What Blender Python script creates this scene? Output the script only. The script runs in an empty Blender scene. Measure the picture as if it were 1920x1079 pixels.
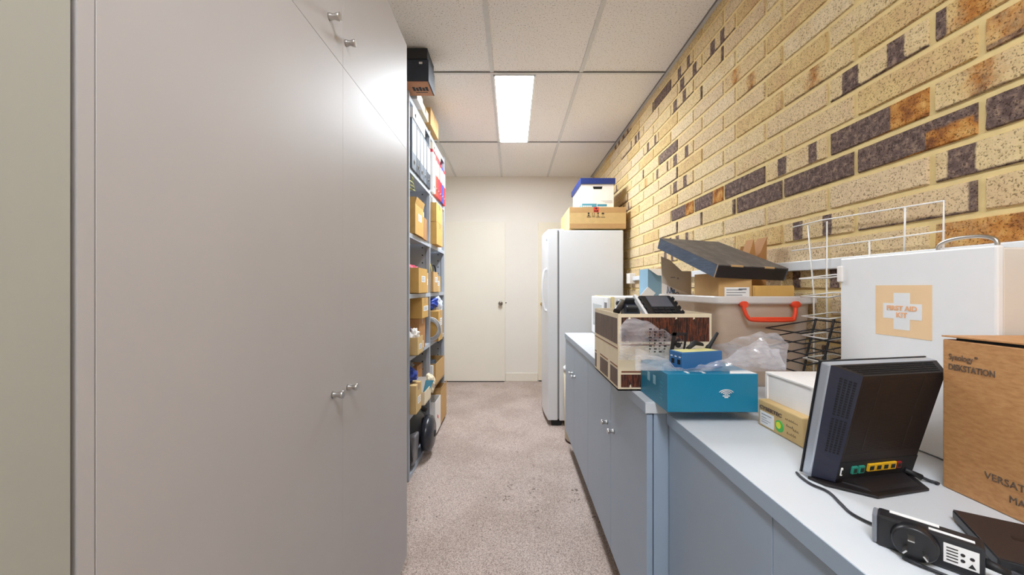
import bpy, bmesh, math, random
from mathutils import Vector, Matrix, noise as NZ
random.seed(7)
S = bpy.context.scene
COL = S.collection
F = 696.0          # focal length in pixels of the 1920 px wide frame
CZ = 1.225         # camera height
PI = math.pi

# ------------------------------------------------------------------ helpers
def lin(c):
    return tuple(((v/255)/12.92 if v/255 <= .04045 else ((v/255+.055)/1.055)**2.4) for v in c) + (1,)

MATS = {}
def mat(name, rgb, rough=.5, metal=0, var=.04, vscale=30, bump=0, bscale=200, spec=.5, stretch=None):
    if name in MATS: return MATS[name]
    m = bpy.data.materials.new(name); m.use_nodes = True
    nt = m.node_tree; b = nt.nodes['Principled BSDF']
    b.inputs['Roughness'].default_value = rough
    b.inputs['Metallic'].default_value = metal
    b.inputs['Specular IOR Level'].default_value = spec
    c = lin(rgb)
    tc = nt.nodes.new('ShaderNodeTexCoord')
    vec = tc.outputs['Object']
    if stretch:
        mp = nt.nodes.new('ShaderNodeMapping'); mp.inputs['Scale'].default_value = stretch
        nt.links.new(vec, mp.inputs['Vector']); vec = mp.outputs['Vector']
    n = nt.nodes.new('ShaderNodeTexNoise'); n.inputs['Scale'].default_value = vscale; n.inputs['Detail'].default_value = 4
    nt.links.new(vec, n.inputs['Vector'])
    r = nt.nodes.new('ShaderNodeValToRGB')
    r.color_ramp.elements[0].position = .3; r.color_ramp.elements[1].position = .7
    r.color_ramp.elements[0].color = tuple(x*(1-var) for x in c[:3])+(1,)
    r.color_ramp.elements[1].color = tuple(min(1, x*(1+var)) for x in c[:3])+(1,)
    nt.links.new(n.outputs['Fac'], r.inputs['Fac']); nt.links.new(r.outputs['Color'], b.inputs['Base Color'])
    if bump:
        n2 = nt.nodes.new('ShaderNodeTexNoise'); n2.inputs['Scale'].default_value = bscale; n2.inputs['Detail'].default_value = 3
        nt.links.new(vec, n2.inputs['Vector'])
        bp = nt.nodes.new('ShaderNodeBump'); bp.inputs['Strength'].default_value = bump; bp.inputs['Distance'].default_value = .002
        nt.links.new(n2.outputs['Fac'], bp.inputs['Height']); nt.links.new(bp.outputs['Normal'], b.inputs['Normal'])
    MATS[name] = m
    return m

def ramp_mat(name, stops, scale, rough, detail=3, stretch=None, bump=0, noise_rough=.6, voronoi=False):
    m = bpy.data.materials.new(name); m.use_nodes = True; MATS[name] = m
    nt = m.node_tree; b = nt.nodes['Principled BSDF']; b.inputs['Roughness'].default_value = rough
    tc = nt.nodes.new('ShaderNodeTexCoord'); vec = tc.outputs['Object']
    if stretch:
        mp = nt.nodes.new('ShaderNodeMapping'); mp.inputs['Scale'].default_value = stretch
        nt.links.new(vec, mp.inputs['Vector']); vec = mp.outputs['Vector']
    n = nt.nodes.new('ShaderNodeTexNoise'); n.inputs['Scale'].default_value = scale
    n.inputs['Detail'].default_value = detail; n.inputs['Roughness'].default_value = noise_rough
    nt.links.new(vec, n.inputs['Vector'])
    r = nt.nodes.new('ShaderNodeValToRGB'); cr = r.color_ramp
    while len(cr.elements) < len(stops): cr.elements.new(.5)
    for e, (p, c) in zip(cr.elements, stops): e.position = p; e.color = lin(c)
    nt.links.new(n.outputs['Fac'], r.inputs['Fac']); nt.links.new(r.outputs['Color'], b.inputs['Base Color'])
    if bump:
        bp = nt.nodes.new('ShaderNodeBump'); bp.inputs['Strength'].default_value = bump; bp.inputs['Distance'].default_value = .004
        nt.links.new(n.outputs['Fac'], bp.inputs['Height']); nt.links.new(bp.outputs['Normal'], b.inputs['Normal'])
    return m

class MB:
    """collects shapes into one mesh; coordinates are world unless M is given"""
    def __init__(s, M=None):
        s.bm = bmesh.new(); s.M = M or Matrix.Identity(4)
    def _v(s, p): return s.bm.verts.new(s.M @ Vector(p))
    def box(s, x0, x1, y0, y1, z0, z1, bev=0, mi=0, seg=2, M=None):
        t = bmesh.new()
        vs = [t.verts.new(p) for p in ((x0,y0,z0),(x1,y0,z0),(x1,y1,z0),(x0,y1,z0),(x0,y0,z1),(x1,y0,z1),(x1,y1,z1),(x0,y1,z1))]
        for f in ((0,3,2,1),(4,5,6,7),(0,1,5,4),(1,2,6,5),(2,3,7,6),(3,0,4,7)): t.faces.new([vs[i] for i in f])
        if bev: bmesh.ops.bevel(t, geom=list(t.edges), offset=bev, segments=seg, affect='EDGES', profile=.5)
        s.merge(t, mi, M)
        return s
    def merge(s, t, mi=0, M=None):
        mm = s.M @ (M or Matrix.Identity(4)); mp = {}
        for v in t.verts: mp[v] = s.bm.verts.new(mm @ v.co)
        for f in t.faces:
            try:
                nf = s.bm.faces.new([mp[v] for v in f.verts]); nf.material_index = mi; nf.smooth = f.smooth
            except ValueError: pass
        t.free()
    def hexa(s, pts, mi=0, bev=0):
        t = bmesh.new(); vs = [t.verts.new(p) for p in pts]
        for f in ((0,3,2,1),(4,5,6,7),(0,1,5,4),(1,2,6,5),(2,3,7,6),(3,0,4,7)): t.faces.new([vs[i] for i in f])
        bmesh.ops.recalc_face_normals(t, faces=list(t.faces))
        if bev: bmesh.ops.bevel(t, geom=list(t.edges), offset=bev, segments=2, affect='EDGES', profile=.5)
        s.merge(t, mi); return s
    def prism(s, poly, vec, mi=0, bev=0):
        t = bmesh.new(); vec = Vector(vec)
        a = [t.verts.new(p) for p in poly]; b = [t.verts.new(Vector(p)+vec) for p in poly]
        t.faces.new(a); t.faces.new(list(reversed(b)))
        n = len(a)
        for i in range(n): t.faces.new((a[i], b[i], b[(i+1)%n], a[(i+1)%n]))
        bmesh.ops.recalc_face_normals(t, faces=list(t.faces))
        if bev: bmesh.ops.bevel(t, geom=list(t.edges), offset=bev, segments=2, affect='EDGES', profile=.5)
        s.merge(t, mi); return s
    def quad(s, pts, mi=0):
        f = s.bm.faces.new([s._v(p) for p in pts]); f.material_index = mi; return s
    def cyl(s, p0, p1, r0, r1=None, n=20, mi=0, cap=True):
        r1 = r0 if r1 is None else r1
        return s.loft([(p0, r0), (p1, r1)], n, mi, cap)
    def loft(s, prof, n=20, mi=0, cap=True):
        """circles of radius r along nearly straight axis points"""
        ax = (Vector(prof[-1][0]) - Vector(prof[0][0])).normalized()
        u = ax.orthogonal().normalized(); w = ax.cross(u); rings = []
        for p, r in prof:
            p = Vector(p)
            rings.append([s._v(p + (u*math.cos(2*PI*k/n) + w*math.sin(2*PI*k/n))*r) for k in range(n)])
        for a, b in zip(rings, rings[1:]):
            for k in range(n):
                f = s.bm.faces.new((a[k], a[(k+1)%n], b[(k+1)%n], b[k])); f.smooth = True; f.material_index = mi
        if cap:
            f = s.bm.faces.new(list(reversed(rings[0]))); f.material_index = mi
            f = s.bm.faces.new(rings[-1]); f.material_index = mi
        return s
    def tube(s, pts, r, n=8, closed=False, mi=0, smooth=0):
        P = [Vector(p) for p in pts]
        if smooth: P = spline(P, smooth, closed)
        N = len(P); rings = []; prev = None
        for i in range(N):
            if closed: d = P[(i+1)%N] - P[i-1]
            else: d = P[min(i+1,N-1)] - P[max(i-1,0)]
            d = d.normalized()
            u = d.orthogonal().normalized() if prev is None else (prev - d*prev.dot(d)).normalized()
            prev = u; w = d.cross(u)
            rings.append([s._v(P[i] + (u*math.cos(2*PI*k/n) + w*math.sin(2*PI*k/n))*r) for k in range(n)])
        pairs = list(zip(rings, rings[1:])) + ([(rings[-1], rings[0])] if closed else [])
        for a, b in pairs:
            for k in range(n):
                f = s.bm.faces.new((a[k], a[(k+1)%n], b[(k+1)%n], b[k])); f.smooth = True; f.material_index = mi
        if not closed:
            s.bm.faces.new(list(reversed(rings[0]))).material_index = mi; s.bm.faces.new(rings[-1]).material_index = mi
        return s
    def sheet(s, fn, nu, nv, mi=0, smooth=True):
        g = [[s._v(fn(i/nu, j/nv)) for j in range(nv+1)] for i in range(nu+1)]
        for i in range(nu):
            for j in range(nv):
                f = s.bm.faces.new((g[i][j], g[i+1][j], g[i+1][j+1], g[i][j+1])); f.smooth = smooth; f.material_index = mi
        return s
    def blob(s, c, rx, ry, rz, noise=.15, freq=6, sub=4, mi=0, seed=0):
        t = bmesh.new(); bmesh.ops.create_icosphere(t, subdivisions=sub, radius=1)
        from mathutils import noise as nz
        for v in t.verts:
            k = 1 + noise*nz.fractal(v.co*freq*.5 + Vector((seed, seed*2, 3)), 1, 2, 3)
            v.co = Vector((v.co.x*rx*k, v.co.y*ry*k, v.co.z*rz*k)) + Vector(c)
        for f in t.faces: f.smooth = True
        s.merge(t, mi); return s

def spline(P, k, closed):
    out = []; N = len(P); rng = N if closed else N-1
    for i in range(rng):
        p0 = P[i-1] if (closed or i > 0) else P[0]*2 - P[1]
        p1 = P[i]; p2 = P[(i+1)%N]
        p3 = P[(i+2)%N] if (closed or i+2 < N) else P[-1]*2 - P[-2]
        for j in range(k):
            t = j/k
            out.append(.5*((2*p1) + (p2-p0)*t + (2*p0-5*p1+4*p2-p3)*t*t + (3*p1-p0-3*p2+p3)*t**3))
    if not closed: out.append(P[-1])
    return out

ROOT = {}
def rootloc(o):
    while o.parent: o = o.parent
    return Vector(ROOT[o.name])

def obj(name, mb, mats, parent=None, label=None, keep_normals=False):
    me = bpy.data.meshes.new(name)
    bm = mb.bm
    if not keep_normals: bmesh.ops.recalc_face_normals(bm, faces=list(bm.faces))
    if parent is None:
        xs = [v.co for v in bm.verts]
        lo = Vector([min(v[i] for v in xs) for i in range(3)]); hi = Vector([max(v[i] for v in xs) for i in range(3)])
        off = Vector(((lo.x+hi.x)/2, (lo.y+hi.y)/2, lo.z))
    else: off = rootloc(parent)
    for v in bm.verts: v.co -= off
    bm.to_mesh(me); bm.free()
    for m in (mats if isinstance(mats, (list, tuple)) else [mats]): me.materials.append(m)
    o = bpy.data.objects.new(name, me); COL.objects.link(o)
    if parent is None: o.location = off; ROOT[o.name] = off
    else: o.parent = parent
    if label: o['label'] = label
    return o

def tag(o, label, cat, group=None):
    o['label'] = label; o['category'] = cat
    if group: o['group'] = group
    return o
def thing(name, label, cat, loc, group=None):
    o = bpy.data.objects.new(name, None); COL.objects.link(o); o.location = loc; o.empty_display_size = .05
    ROOT[o.name] = Vector(loc)
    return tag(o, label, cat, group)
def struct(o, label=None, cat=None):
    o['kind'] = 'structure'
    if label: o['label'] = label
    if cat: o['category'] = cat
    return o

def text(s, size, origin, xa, ya, m, parent, name='lettering', width=None, depth=.0004, align='LEFT', bold=0, space=1):
    """flat raised lettering: origin = left end of the baseline, xa/ya = reading and up directions"""
    cu = bpy.data.curves.new('t', 'FONT'); cu.body = s; cu.size = size; cu.extrude = depth; cu.align_x = align
    cu.offset = bold; cu.resolution_u = 3; cu.space_character = space
    to = bpy.data.objects.new('t', cu); COL.objects.link(to)
    dg = bpy.context.evaluated_depsgraph_get(); dg.update()
    me = bpy.data.meshes.new_from_object(to.evaluated_get(dg))
    bpy.data.objects.remove(to); bpy.data.curves.remove(cu)
    xa = Vector(xa).normalized(); ya = Vector(ya).normalized(); za = xa.cross(ya)
    k = 1
    if width and len(me.vertices):
        w = max(v.co.x for v in me.vertices) - min(v.co.x for v in me.vertices); k = width/w
    mb = MB()
    mb.bm.from_mesh(me); bpy.data.meshes.remove(me)
    o3 = Vector(origin)
    for v in mb.bm.verts:
        c = v.co.copy(); v.co = o3 + xa*c.x*k + ya*c.y + za*c.z
    for f in mb.bm.faces: f.material_index = 0
    return obj(name, mb, m, parent, keep_normals=True)

# ------------------------------------------------------------------ materials
M_lam_warm = mat('laminate_pale_grey', (184,181,182), .48, var=.012, vscale=6, bump=.02, bscale=900, spec=.4)
M_lam_green = mat('laminate_grey_green', (172,173,165), .5, var=.012, vscale=6, bump=.02, bscale=900)
M_lam_blue = mat('laminate_blue_grey', (154,171,190), .4, var=.015, vscale=8, bump=.02, bscale=900)
M_top = mat('worktop_pale_blue', (208,213,218), .42, var=.015, vscale=12, bump=.015, bscale=900)
M_edge = mat('edge_strip_grey', (160,168,176), .5)
M_kick = mat('kick_dark', (90,96,106), .6)
M_dark = mat('dark_gap', (28,28,30), .8)
M_chrome = mat('satin_nickel', (205,203,200), .28, 1, var=.01)
M_brass = mat('brass', (212,170,80), .25, 1, var=.02)
M_shelf = mat('steel_shelf_grey', (172,180,192), .45, var=.015, vscale=10)
M_hole = mat('punched_hole_dark', (52,56,64), .8)
M_wallpaint = mat('wall_paint_cream', (232,227,219), .65, var=.01, vscale=4, bump=.03, bscale=400)
M_door = mat('door_cream', (230,224,211), .5, var=.012, vscale=3)
M_trimw = mat('white_plastic_trim', (222,226,230), .4, var=.01)
M_fridge = mat('fridge_white', (222,226,232), .32, var=.008, vscale=8, bump=.04, bscale=700)
M_white = mat('white_enamel', (236,238,240), .32, var=.01)
M_whitecard = mat('white_card', (238,234,230), .55, var=.02, vscale=20)
M_whiteshade = mat('white_card_grey', (214,210,206), .6, var=.02)
M_card = mat('cardboard_kraft', (196,158,104), .75, var=.05, vscale=25, bump=.08, bscale=300)
M_card_l = mat('cardboard_light', (206,176,122), .75, var=.05, vscale=25, bump=.08, bscale=300)
M_card_d = mat('cardboard_dark', (176,128,78), .75, var=.06, vscale=25, bump=.08, bscale=300)
M_card_y = mat('cardboard_yellow', (206,164,92), .75, var=.05, vscale=25, bump=.05, bscale=300)
M_card_in = mat('cardboard_inside', (172,132,84), .8, var=.05)
M_tape = mat('parcel_tape', (160,122,76), .3, var=.03)
M_kraft = ramp_mat('kraft_speckled', [(.3,(176,124,76)),(.55,(192,142,92)),(.75,(200,152,102))], 160, .6, 4, stretch=(1,.5,1.4))
M_teal = mat('teal_card', (18,122,158), .38, var=.02)
M_teal_l = mat('teal_card_faint_print', (36,140,172), .38, var=.02)
M_cream = mat('cream_card', (226,212,184), .6, var=.04, vscale=15)
M_wood = ramp_mat('wood_print', [(.38,(26,16,14)),(.50,(46,25,19)),(.56,(146,74,44)),(.61,(44,24,19)),(.70,(92,46,30))], 18, .45, 6, stretch=(14,14,.9), noise_rough=.8)
M_woodside = ramp_mat('wood_print_faded', [(.3,(70,54,48)),(.55,(98,76,66)),(.75,(120,98,84))], 10, .5, 5, stretch=(10,10,1))
M_line = mat('brown_line_print', (120,66,42), .6)
M_black = mat('black_plastic', (30,30,34), .38, var=.04)
M_blackm = mat('black_matte', (24,24,27), .6, var=.06)
M_blackbox = mat('black_card', (40,46,58), .6, var=.08, vscale=20)
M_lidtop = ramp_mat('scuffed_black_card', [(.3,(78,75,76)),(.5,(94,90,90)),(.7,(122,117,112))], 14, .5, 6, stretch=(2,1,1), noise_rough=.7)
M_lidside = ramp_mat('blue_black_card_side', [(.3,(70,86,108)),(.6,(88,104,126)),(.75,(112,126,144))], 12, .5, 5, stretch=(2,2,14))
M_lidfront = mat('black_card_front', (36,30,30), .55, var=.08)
M_navy = mat('navy_plastic', (30,33,52), .4, var=.04)
M_silver = mat('silver_plastic', (184,192,204), .3, .55, var=.02)
M_brownblk = mat('router_rear_black', (27,22,24), .5, var=.04)
M_slot = mat('vent_black', (9,9,11), .8)
M_greenport = mat('teal_port', (42,140,120), .45)
M_yelport = mat('yellow_port', (226,178,30), .45)
M_redport = mat('red_port', (130,26,32), .45)
M_ink = mat('grey_ink', (104,86,72), .7)
M_inkdark = mat('dark_ink', (34,32,34), .7)
M_inklight = mat('grey_print', (140,142,148), .7)
M_bluemark = mat('blue_marker', (44,92,140), .6)
M_paper = mat('white_paper', (236,236,236), .65, var=.02)
M_peach = mat('peach_sticker', (240,208,164), .5, var=.02)
M_peachtext = mat('peach_text', (240,184,138), .5)
M_wire = mat('white_wire', (240,240,238), .35)
M_bwire = mat('black_wire', (32,32,36), .4)
M_orange = mat('orange_red_plastic', (232,74,42), .35, var=.02)
M_blue = mat('device_blue', (46,104,158), .38, var=.03)
M_yg = mat('pale_yellow_label', (222,216,150), .5)
M_lidblue = mat('navy_blue_lid', (30,52,122), .45, var=.03)
M_bandblue = mat('teal_print_band', (72,142,170), .5)
M_redsticker = mat('red_sticker', (214,66,48), .5)
M_greensticker = mat('green_sticker', (78,190,90), .5)
M_yelsticker = mat('yellow_sticker', (226,230,60), .5)
M_greybind = mat('grey_binder', (96,104,114), .5, var=.04)
M_dkbind = mat('charcoal_binder', (54,60,70), .5, var=.04)
M_red = mat('red_binder', (206,46,58), .45, var=.03)
M_orred = mat('orange_red_binder', (220,74,58), .45, var=.03)
M_dkred = mat('crimson_binder', (178,32,56), .45, var=.03)
M_bluebind = mat('blue_binder', (52,70,160), .45, var=.03)
M_redmesh = mat('red_wrap', (186,34,72), .5, var=.3, vscale=120, bump=.4, bscale=150)
M_cablegrey = mat('cable_grey', (176,178,182), .45)
M_cableyel = mat('cable_yellow', (222,200,80), .45)
M_cablebk = mat('cable_black', (30,32,38), .45)
M_bluebag = mat('blue_plastic_bag', (40,70,170), .3, var=.2, vscale=20, bump=.5, bscale=40)
M_whitebag = mat('white_plastic_bag', (214,222,234), .3, var=.08, vscale=20, bump=.5, bscale=40)
M_beigebin = mat('beige_bin', (205,192,168), .45, var=.02)
M_screen = mat('grey_screen', (92,94,104), .25)
M_cream_mw = mat('cream_plastic', (228,214,160), .45)
M_glassdk = mat('microwave_window', (188,194,196), .25)
M_winfr = mat('vacuum_grey', (118,116,120), .35, var=.05)
M_kraftbag = mat('brown_carton_flap', (186,134,78), .7, var=.05)
M_skyblue = mat('light_blue_card', (128,164,186), .5, var=.02)
M_offwhite = mat('offwhite_card', (204,196,184), .6, var=.03)

def emit(name, rgb, st):
    m = bpy.data.materials.new(name); m.use_nodes = True; nt = m.node_tree
    b = nt.nodes['Principled BSDF']; b.inputs['Base Color'].default_value = (.9,.9,.9,1)
    b.inputs['Emission Color'].default_value = lin(rgb); b.inputs['Emission Strength'].default_value = st
    b.inputs['Roughness'].default_value = .4
    return m
LIGHT_FAR, LIGHT_NEAR = 50.0, 44.0
M_light = emit('lit_diffuser', (240,248,255), LIGHT_FAR)
M_light2 = emit('lit_diffuser_near', (244,248,255), LIGHT_NEAR)

def clear_plastic(name, alpha, rgb, rough=.25, trans=.5, gloss=.05, contrast=.3):
    m = bpy.data.materials.new(name); m.use_nodes = True; nt = m.node_tree
    for n in list(nt.nodes): nt.nodes.remove(n)
    out = nt.nodes.new('ShaderNodeOutputMaterial')
    tr = nt.nodes.new('ShaderNodeBsdfTransparent')
    df = nt.nodes.new('ShaderNodeBsdfDiffuse'); df.inputs['Color'].default_value = lin(rgb)
    tl = nt.nodes.new('ShaderNodeBsdfTranslucent'); tl.inputs['Color'].default_value = lin(rgb)
    gl = nt.nodes.new('ShaderNodeBsdfGlossy'); gl.inputs['Roughness'].default_value = rough
    m1 = nt.nodes.new('ShaderNodeMixShader'); m1.inputs[0].default_value = trans
    nt.links.new(df.outputs[0], m1.inputs[1]); nt.links.new(tl.outputs[0], m1.inputs[2])
    tc = nt.nodes.new('ShaderNodeTexCoord'); nz = nt.nodes.new('ShaderNodeTexNoise'); nz.inputs['Scale'].default_value = 22; nz.inputs['Detail'].default_value = 4
    mpb = nt.nodes.new('ShaderNodeMapping'); mpb.inputs['Rotation'].default_value = (0,.6,0); mpb.inputs['Scale'].default_value = (.5,1,1.6)
    nt.links.new(tc.outputs['Object'], mpb.inputs['Vector']); nt.links.new(mpb.outputs['Vector'], nz.inputs['Vector'])
    mr = nt.nodes.new('ShaderNodeMapRange'); mr.inputs['From Min'].default_value = .3; mr.inputs['From Max'].default_value = .7
    mr.inputs['To Min'].default_value = alpha*(1-contrast); mr.inputs['To Max'].default_value = min(1, alpha*(1+contrast))
    nt.links.new(nz.outputs['Fac'], mr.inputs['Value'])
    m2 = nt.nodes.new('ShaderNodeMixShader'); nt.links.new(mr.outputs['Result'], m2.inputs[0])
    nt.links.new(tr.outputs[0], m2.inputs[1]); nt.links.new(m1.outputs[0], m2.inputs[2])
    lw = nt.nodes.new('ShaderNodeLayerWeight'); lw.inputs['Blend'].default_value = .5
    pw = nt.nodes.new('ShaderNodeMath'); pw.operation = 'POWER'; nt.links.new(lw.outputs['Facing'], pw.inputs[0]); pw.inputs[1].default_value = 3
    ma = nt.nodes.new('ShaderNodeMath'); ma.operation = 'MULTIPLY_ADD'; nt.links.new(pw.outputs[0], ma.inputs[0]); ma.inputs[1].default_value = .45; ma.inputs[2].default_value = gloss
    m3 = nt.nodes.new('ShaderNodeMixShader'); nt.links.new(ma.outputs[0], m3.inputs[0])
    nt.links.new(m2.outputs[0], m3.inputs[1]); nt.links.new(gl.outputs[0], m3.inputs[2])
    nt.links.new(m3.outputs[0], out.inputs['Surface'])
    return m
M_tub = clear_plastic('frosted_tub', .72, (232,218,204), .35, .35, .03, .06)
M_rim = clear_plastic('frosted_tub_rim', .85, (236,234,234), .3, .3, .04, .05)
M_bag = clear_plastic('clear_bag', .32, (240,240,250), .16, .35, .08, .7)
M_greybag = clear_plastic('grey_clear_bag', .5, (150,158,168), .15, .4)

# ------------------------------------------------------------------ setting
XW, XL, YF, YB, ZC = 1.06, -1.075, 4.86, -2.35, 2.675

def carpet_mat():
    m = bpy.data.materials.new('carpet'); m.use_nodes = True; nt = m.node_tree; b = nt.nodes['Principled BSDF']
    b.inputs['Roughness'].default_value = .95; b.inputs['Specular IOR Level'].default_value = .1
    tc = nt.nodes.new('ShaderNodeTexCoord')
    def nz(sc, d):
        n = nt.nodes.new('ShaderNodeTexNoise'); n.inputs['Scale'].default_value = sc; n.inputs['Detail'].default_value = d
        nt.links.new(tc.outputs['Object'], n.inputs['Vector']); return n
    fine = nz(240, 3); big = nz(3, 3); spot = nz(11, 2); tiny = nz(60, 1)
    r = nt.nodes.new('ShaderNodeValToRGB'); cr = r.color_ramp; cr.elements.new(.5)
    for e, (p, c) in zip(cr.elements, [(.34,(140,124,117)),(.5,(184,168,160)),(.66,(212,198,190))]): e.position = p; e.color = lin(c)
    nt.links.new(fine.outputs['Fac'], r.inputs['Fac'])
    mx = nt.nodes.new('ShaderNodeMix'); mx.data_type = 'RGBA'; mx.blend_type = 'MULTIPLY'
    r2 = nt.nodes.new('ShaderNodeValToRGB'); r2.color_ramp.elements[0].position = .38; r2.color_ramp.elements[1].position = .6
    r2.color_ramp.elements[0].color = (.86,.84,.82,1); r2.color_ramp.elements[1].color = (1,1,1,1)
    nt.links.new(big.outputs['Fac'], r2.inputs['Fac'])
    mx.inputs[0].default_value = 1
    nt.links.new(r.outputs['Color'], mx.inputs[6]); nt.links.new(r2.outputs['Color'], mx.inputs[7])
    # small stains: only where both noises are high
    mu = nt.nodes.new('ShaderNodeMath'); mu.operation = 'MULTIPLY'
    nt.links.new(spot.outputs['Fac'], mu.inputs[0]); nt.links.new(tiny.outputs['Fac'], mu.inputs[1])
    r3 = nt.nodes.new('ShaderNodeValToRGB'); r3.color_ramp.elements[0].position = .44; r3.color_ramp.elements[1].position = .50
    r3.color_ramp.elements[0].color = (1,1,1,1); r3.color_ramp.elements[1].color = (.45,.43,.42,1)
    ds = nt.nodes.new('ShaderNodeVectorMath'); ds.operation = 'DISTANCE'; nt.links.new(tc.outputs['Object'], ds.inputs[0]); ds.inputs[1].default_value = (.20, 2.12-(YB+YF)/2, .06)
    dm = nt.nodes.new('ShaderNodeMapRange'); dm.inputs['From Min'].default_value = .05; dm.inputs['From Max'].default_value = .5; dm.inputs['To Min'].default_value = .085; dm.inputs['To Max'].default_value = 0
    nt.links.new(ds.outputs['Value'], dm.inputs['Value'])
    ad = nt.nodes.new('ShaderNodeMath'); ad.operation = 'ADD'; nt.links.new(mu.outputs[0], ad.inputs[0]); nt.links.new(dm.outputs['Result'], ad.inputs[1])
    nt.links.new(ad.outputs[0], r3.inputs['Fac'])
    m2 = nt.nodes.new('ShaderNodeMix'); m2.data_type = 'RGBA'; m2.blend_type = 'MULTIPLY'; m2.inputs[0].default_value = 1
    nt.links.new(mx.outputs[2], m2.inputs[6]); nt.links.new(r3.outputs['Color'], m2.inputs[7])
    nt.links.new(m2.outputs[2], b.inputs['Base Color'])
    bp = nt.nodes.new('ShaderNodeBump'); bp.inputs['Strength'].default_value = .6; bp.inputs['Distance'].default_value = .004
    nt.links.new(fine.outputs['Fac'], bp.inputs['Height']); nt.links.new(bp.outputs['Normal'], b.inputs['Normal'])
    return m
M_carpet = carpet_mat()
struct(obj('floor', MB().box(XL-.1, XW+.1, YB-.1, YF+.1, -.06, 0), M_carpet), 'pinkish grey short pile carpet with small dark stains', 'floor')

def tile_mat():
    m = bpy.data.materials.new('ceiling_tile'); m.use_nodes = True; nt = m.node_tree; b = nt.nodes['Principled BSDF']
    b.inputs['Roughness'].default_value = .85
    tc = nt.nodes.new('ShaderNodeTexCoord')
    n = nt.nodes.new('ShaderNodeTexNoise'); n.inputs['Scale'].default_value = 130; n.inputs['Detail'].default_value = 2
    nt.links.new(tc.outputs['Object'], n.inputs['Vector'])
    r = nt.nodes.new('ShaderNodeValToRGB'); cr = r.color_ramp; cr.elements.new(.5)
    for e, (p, c) in zip(cr.elements, [(.31,(176,168,162)),(.39,(228,225,223)),(.6,(236,233,231))]): e.position = p; e.color = lin(c)
    nt.links.new(n.outputs['Fac'], r.inputs['Fac']); nt.links.new(r.outputs['Color'], b.inputs['Base Color'])
    bp = nt.nodes.new('ShaderNodeBump'); bp.inputs['Strength'].default_value = .35; bp.inputs['Distance'].default_value = .003
    nt.links.new(n.outputs['Fac'], bp.inputs['Height']); nt.links.new(bp.outputs['Normal'], b.inputs['Normal'])
    return m
M_tile = tile_mat()
M_grid = mat('ceiling_grid_bar', (206,206,205), .5)
ce = struct(obj('ceiling', MB().box(XL-.1, XW+.1, YB-.1, YF+.1, ZC+.004, ZC+.06), M_tile), 'white speckled acoustic tiles in a flush metal grid', 'ceiling')
g = MB()
for x in (-.735, -.135, .465): g.box(x-.012, x+.012, YB, YF, ZC-.002, ZC+.0035)
for y in (-1.09, .11, 1.31, 2.51, 3.71): g.box(XL, XW, y-.011, y+.011, ZC-.0015, ZC+.0035)
obj('grid_bar', g, M_grid, ce)
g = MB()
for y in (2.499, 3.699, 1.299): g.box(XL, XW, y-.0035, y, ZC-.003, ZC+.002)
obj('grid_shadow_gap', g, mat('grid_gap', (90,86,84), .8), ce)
struct(obj('trim_1', MB().box(XW-.026, XW+.02, YB, YF, ZC-.004, ZC+.003).box(XW-.03, XW-.026, YB, YF, ZC-.006, ZC+.003, mi=1), [mat('angle_trim',(186,186,186),.5), mat('angle_trim_edge',(110,110,112),.6)]), 'grey metal angle trim where ceiling meets brick wall', 'trim')

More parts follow.
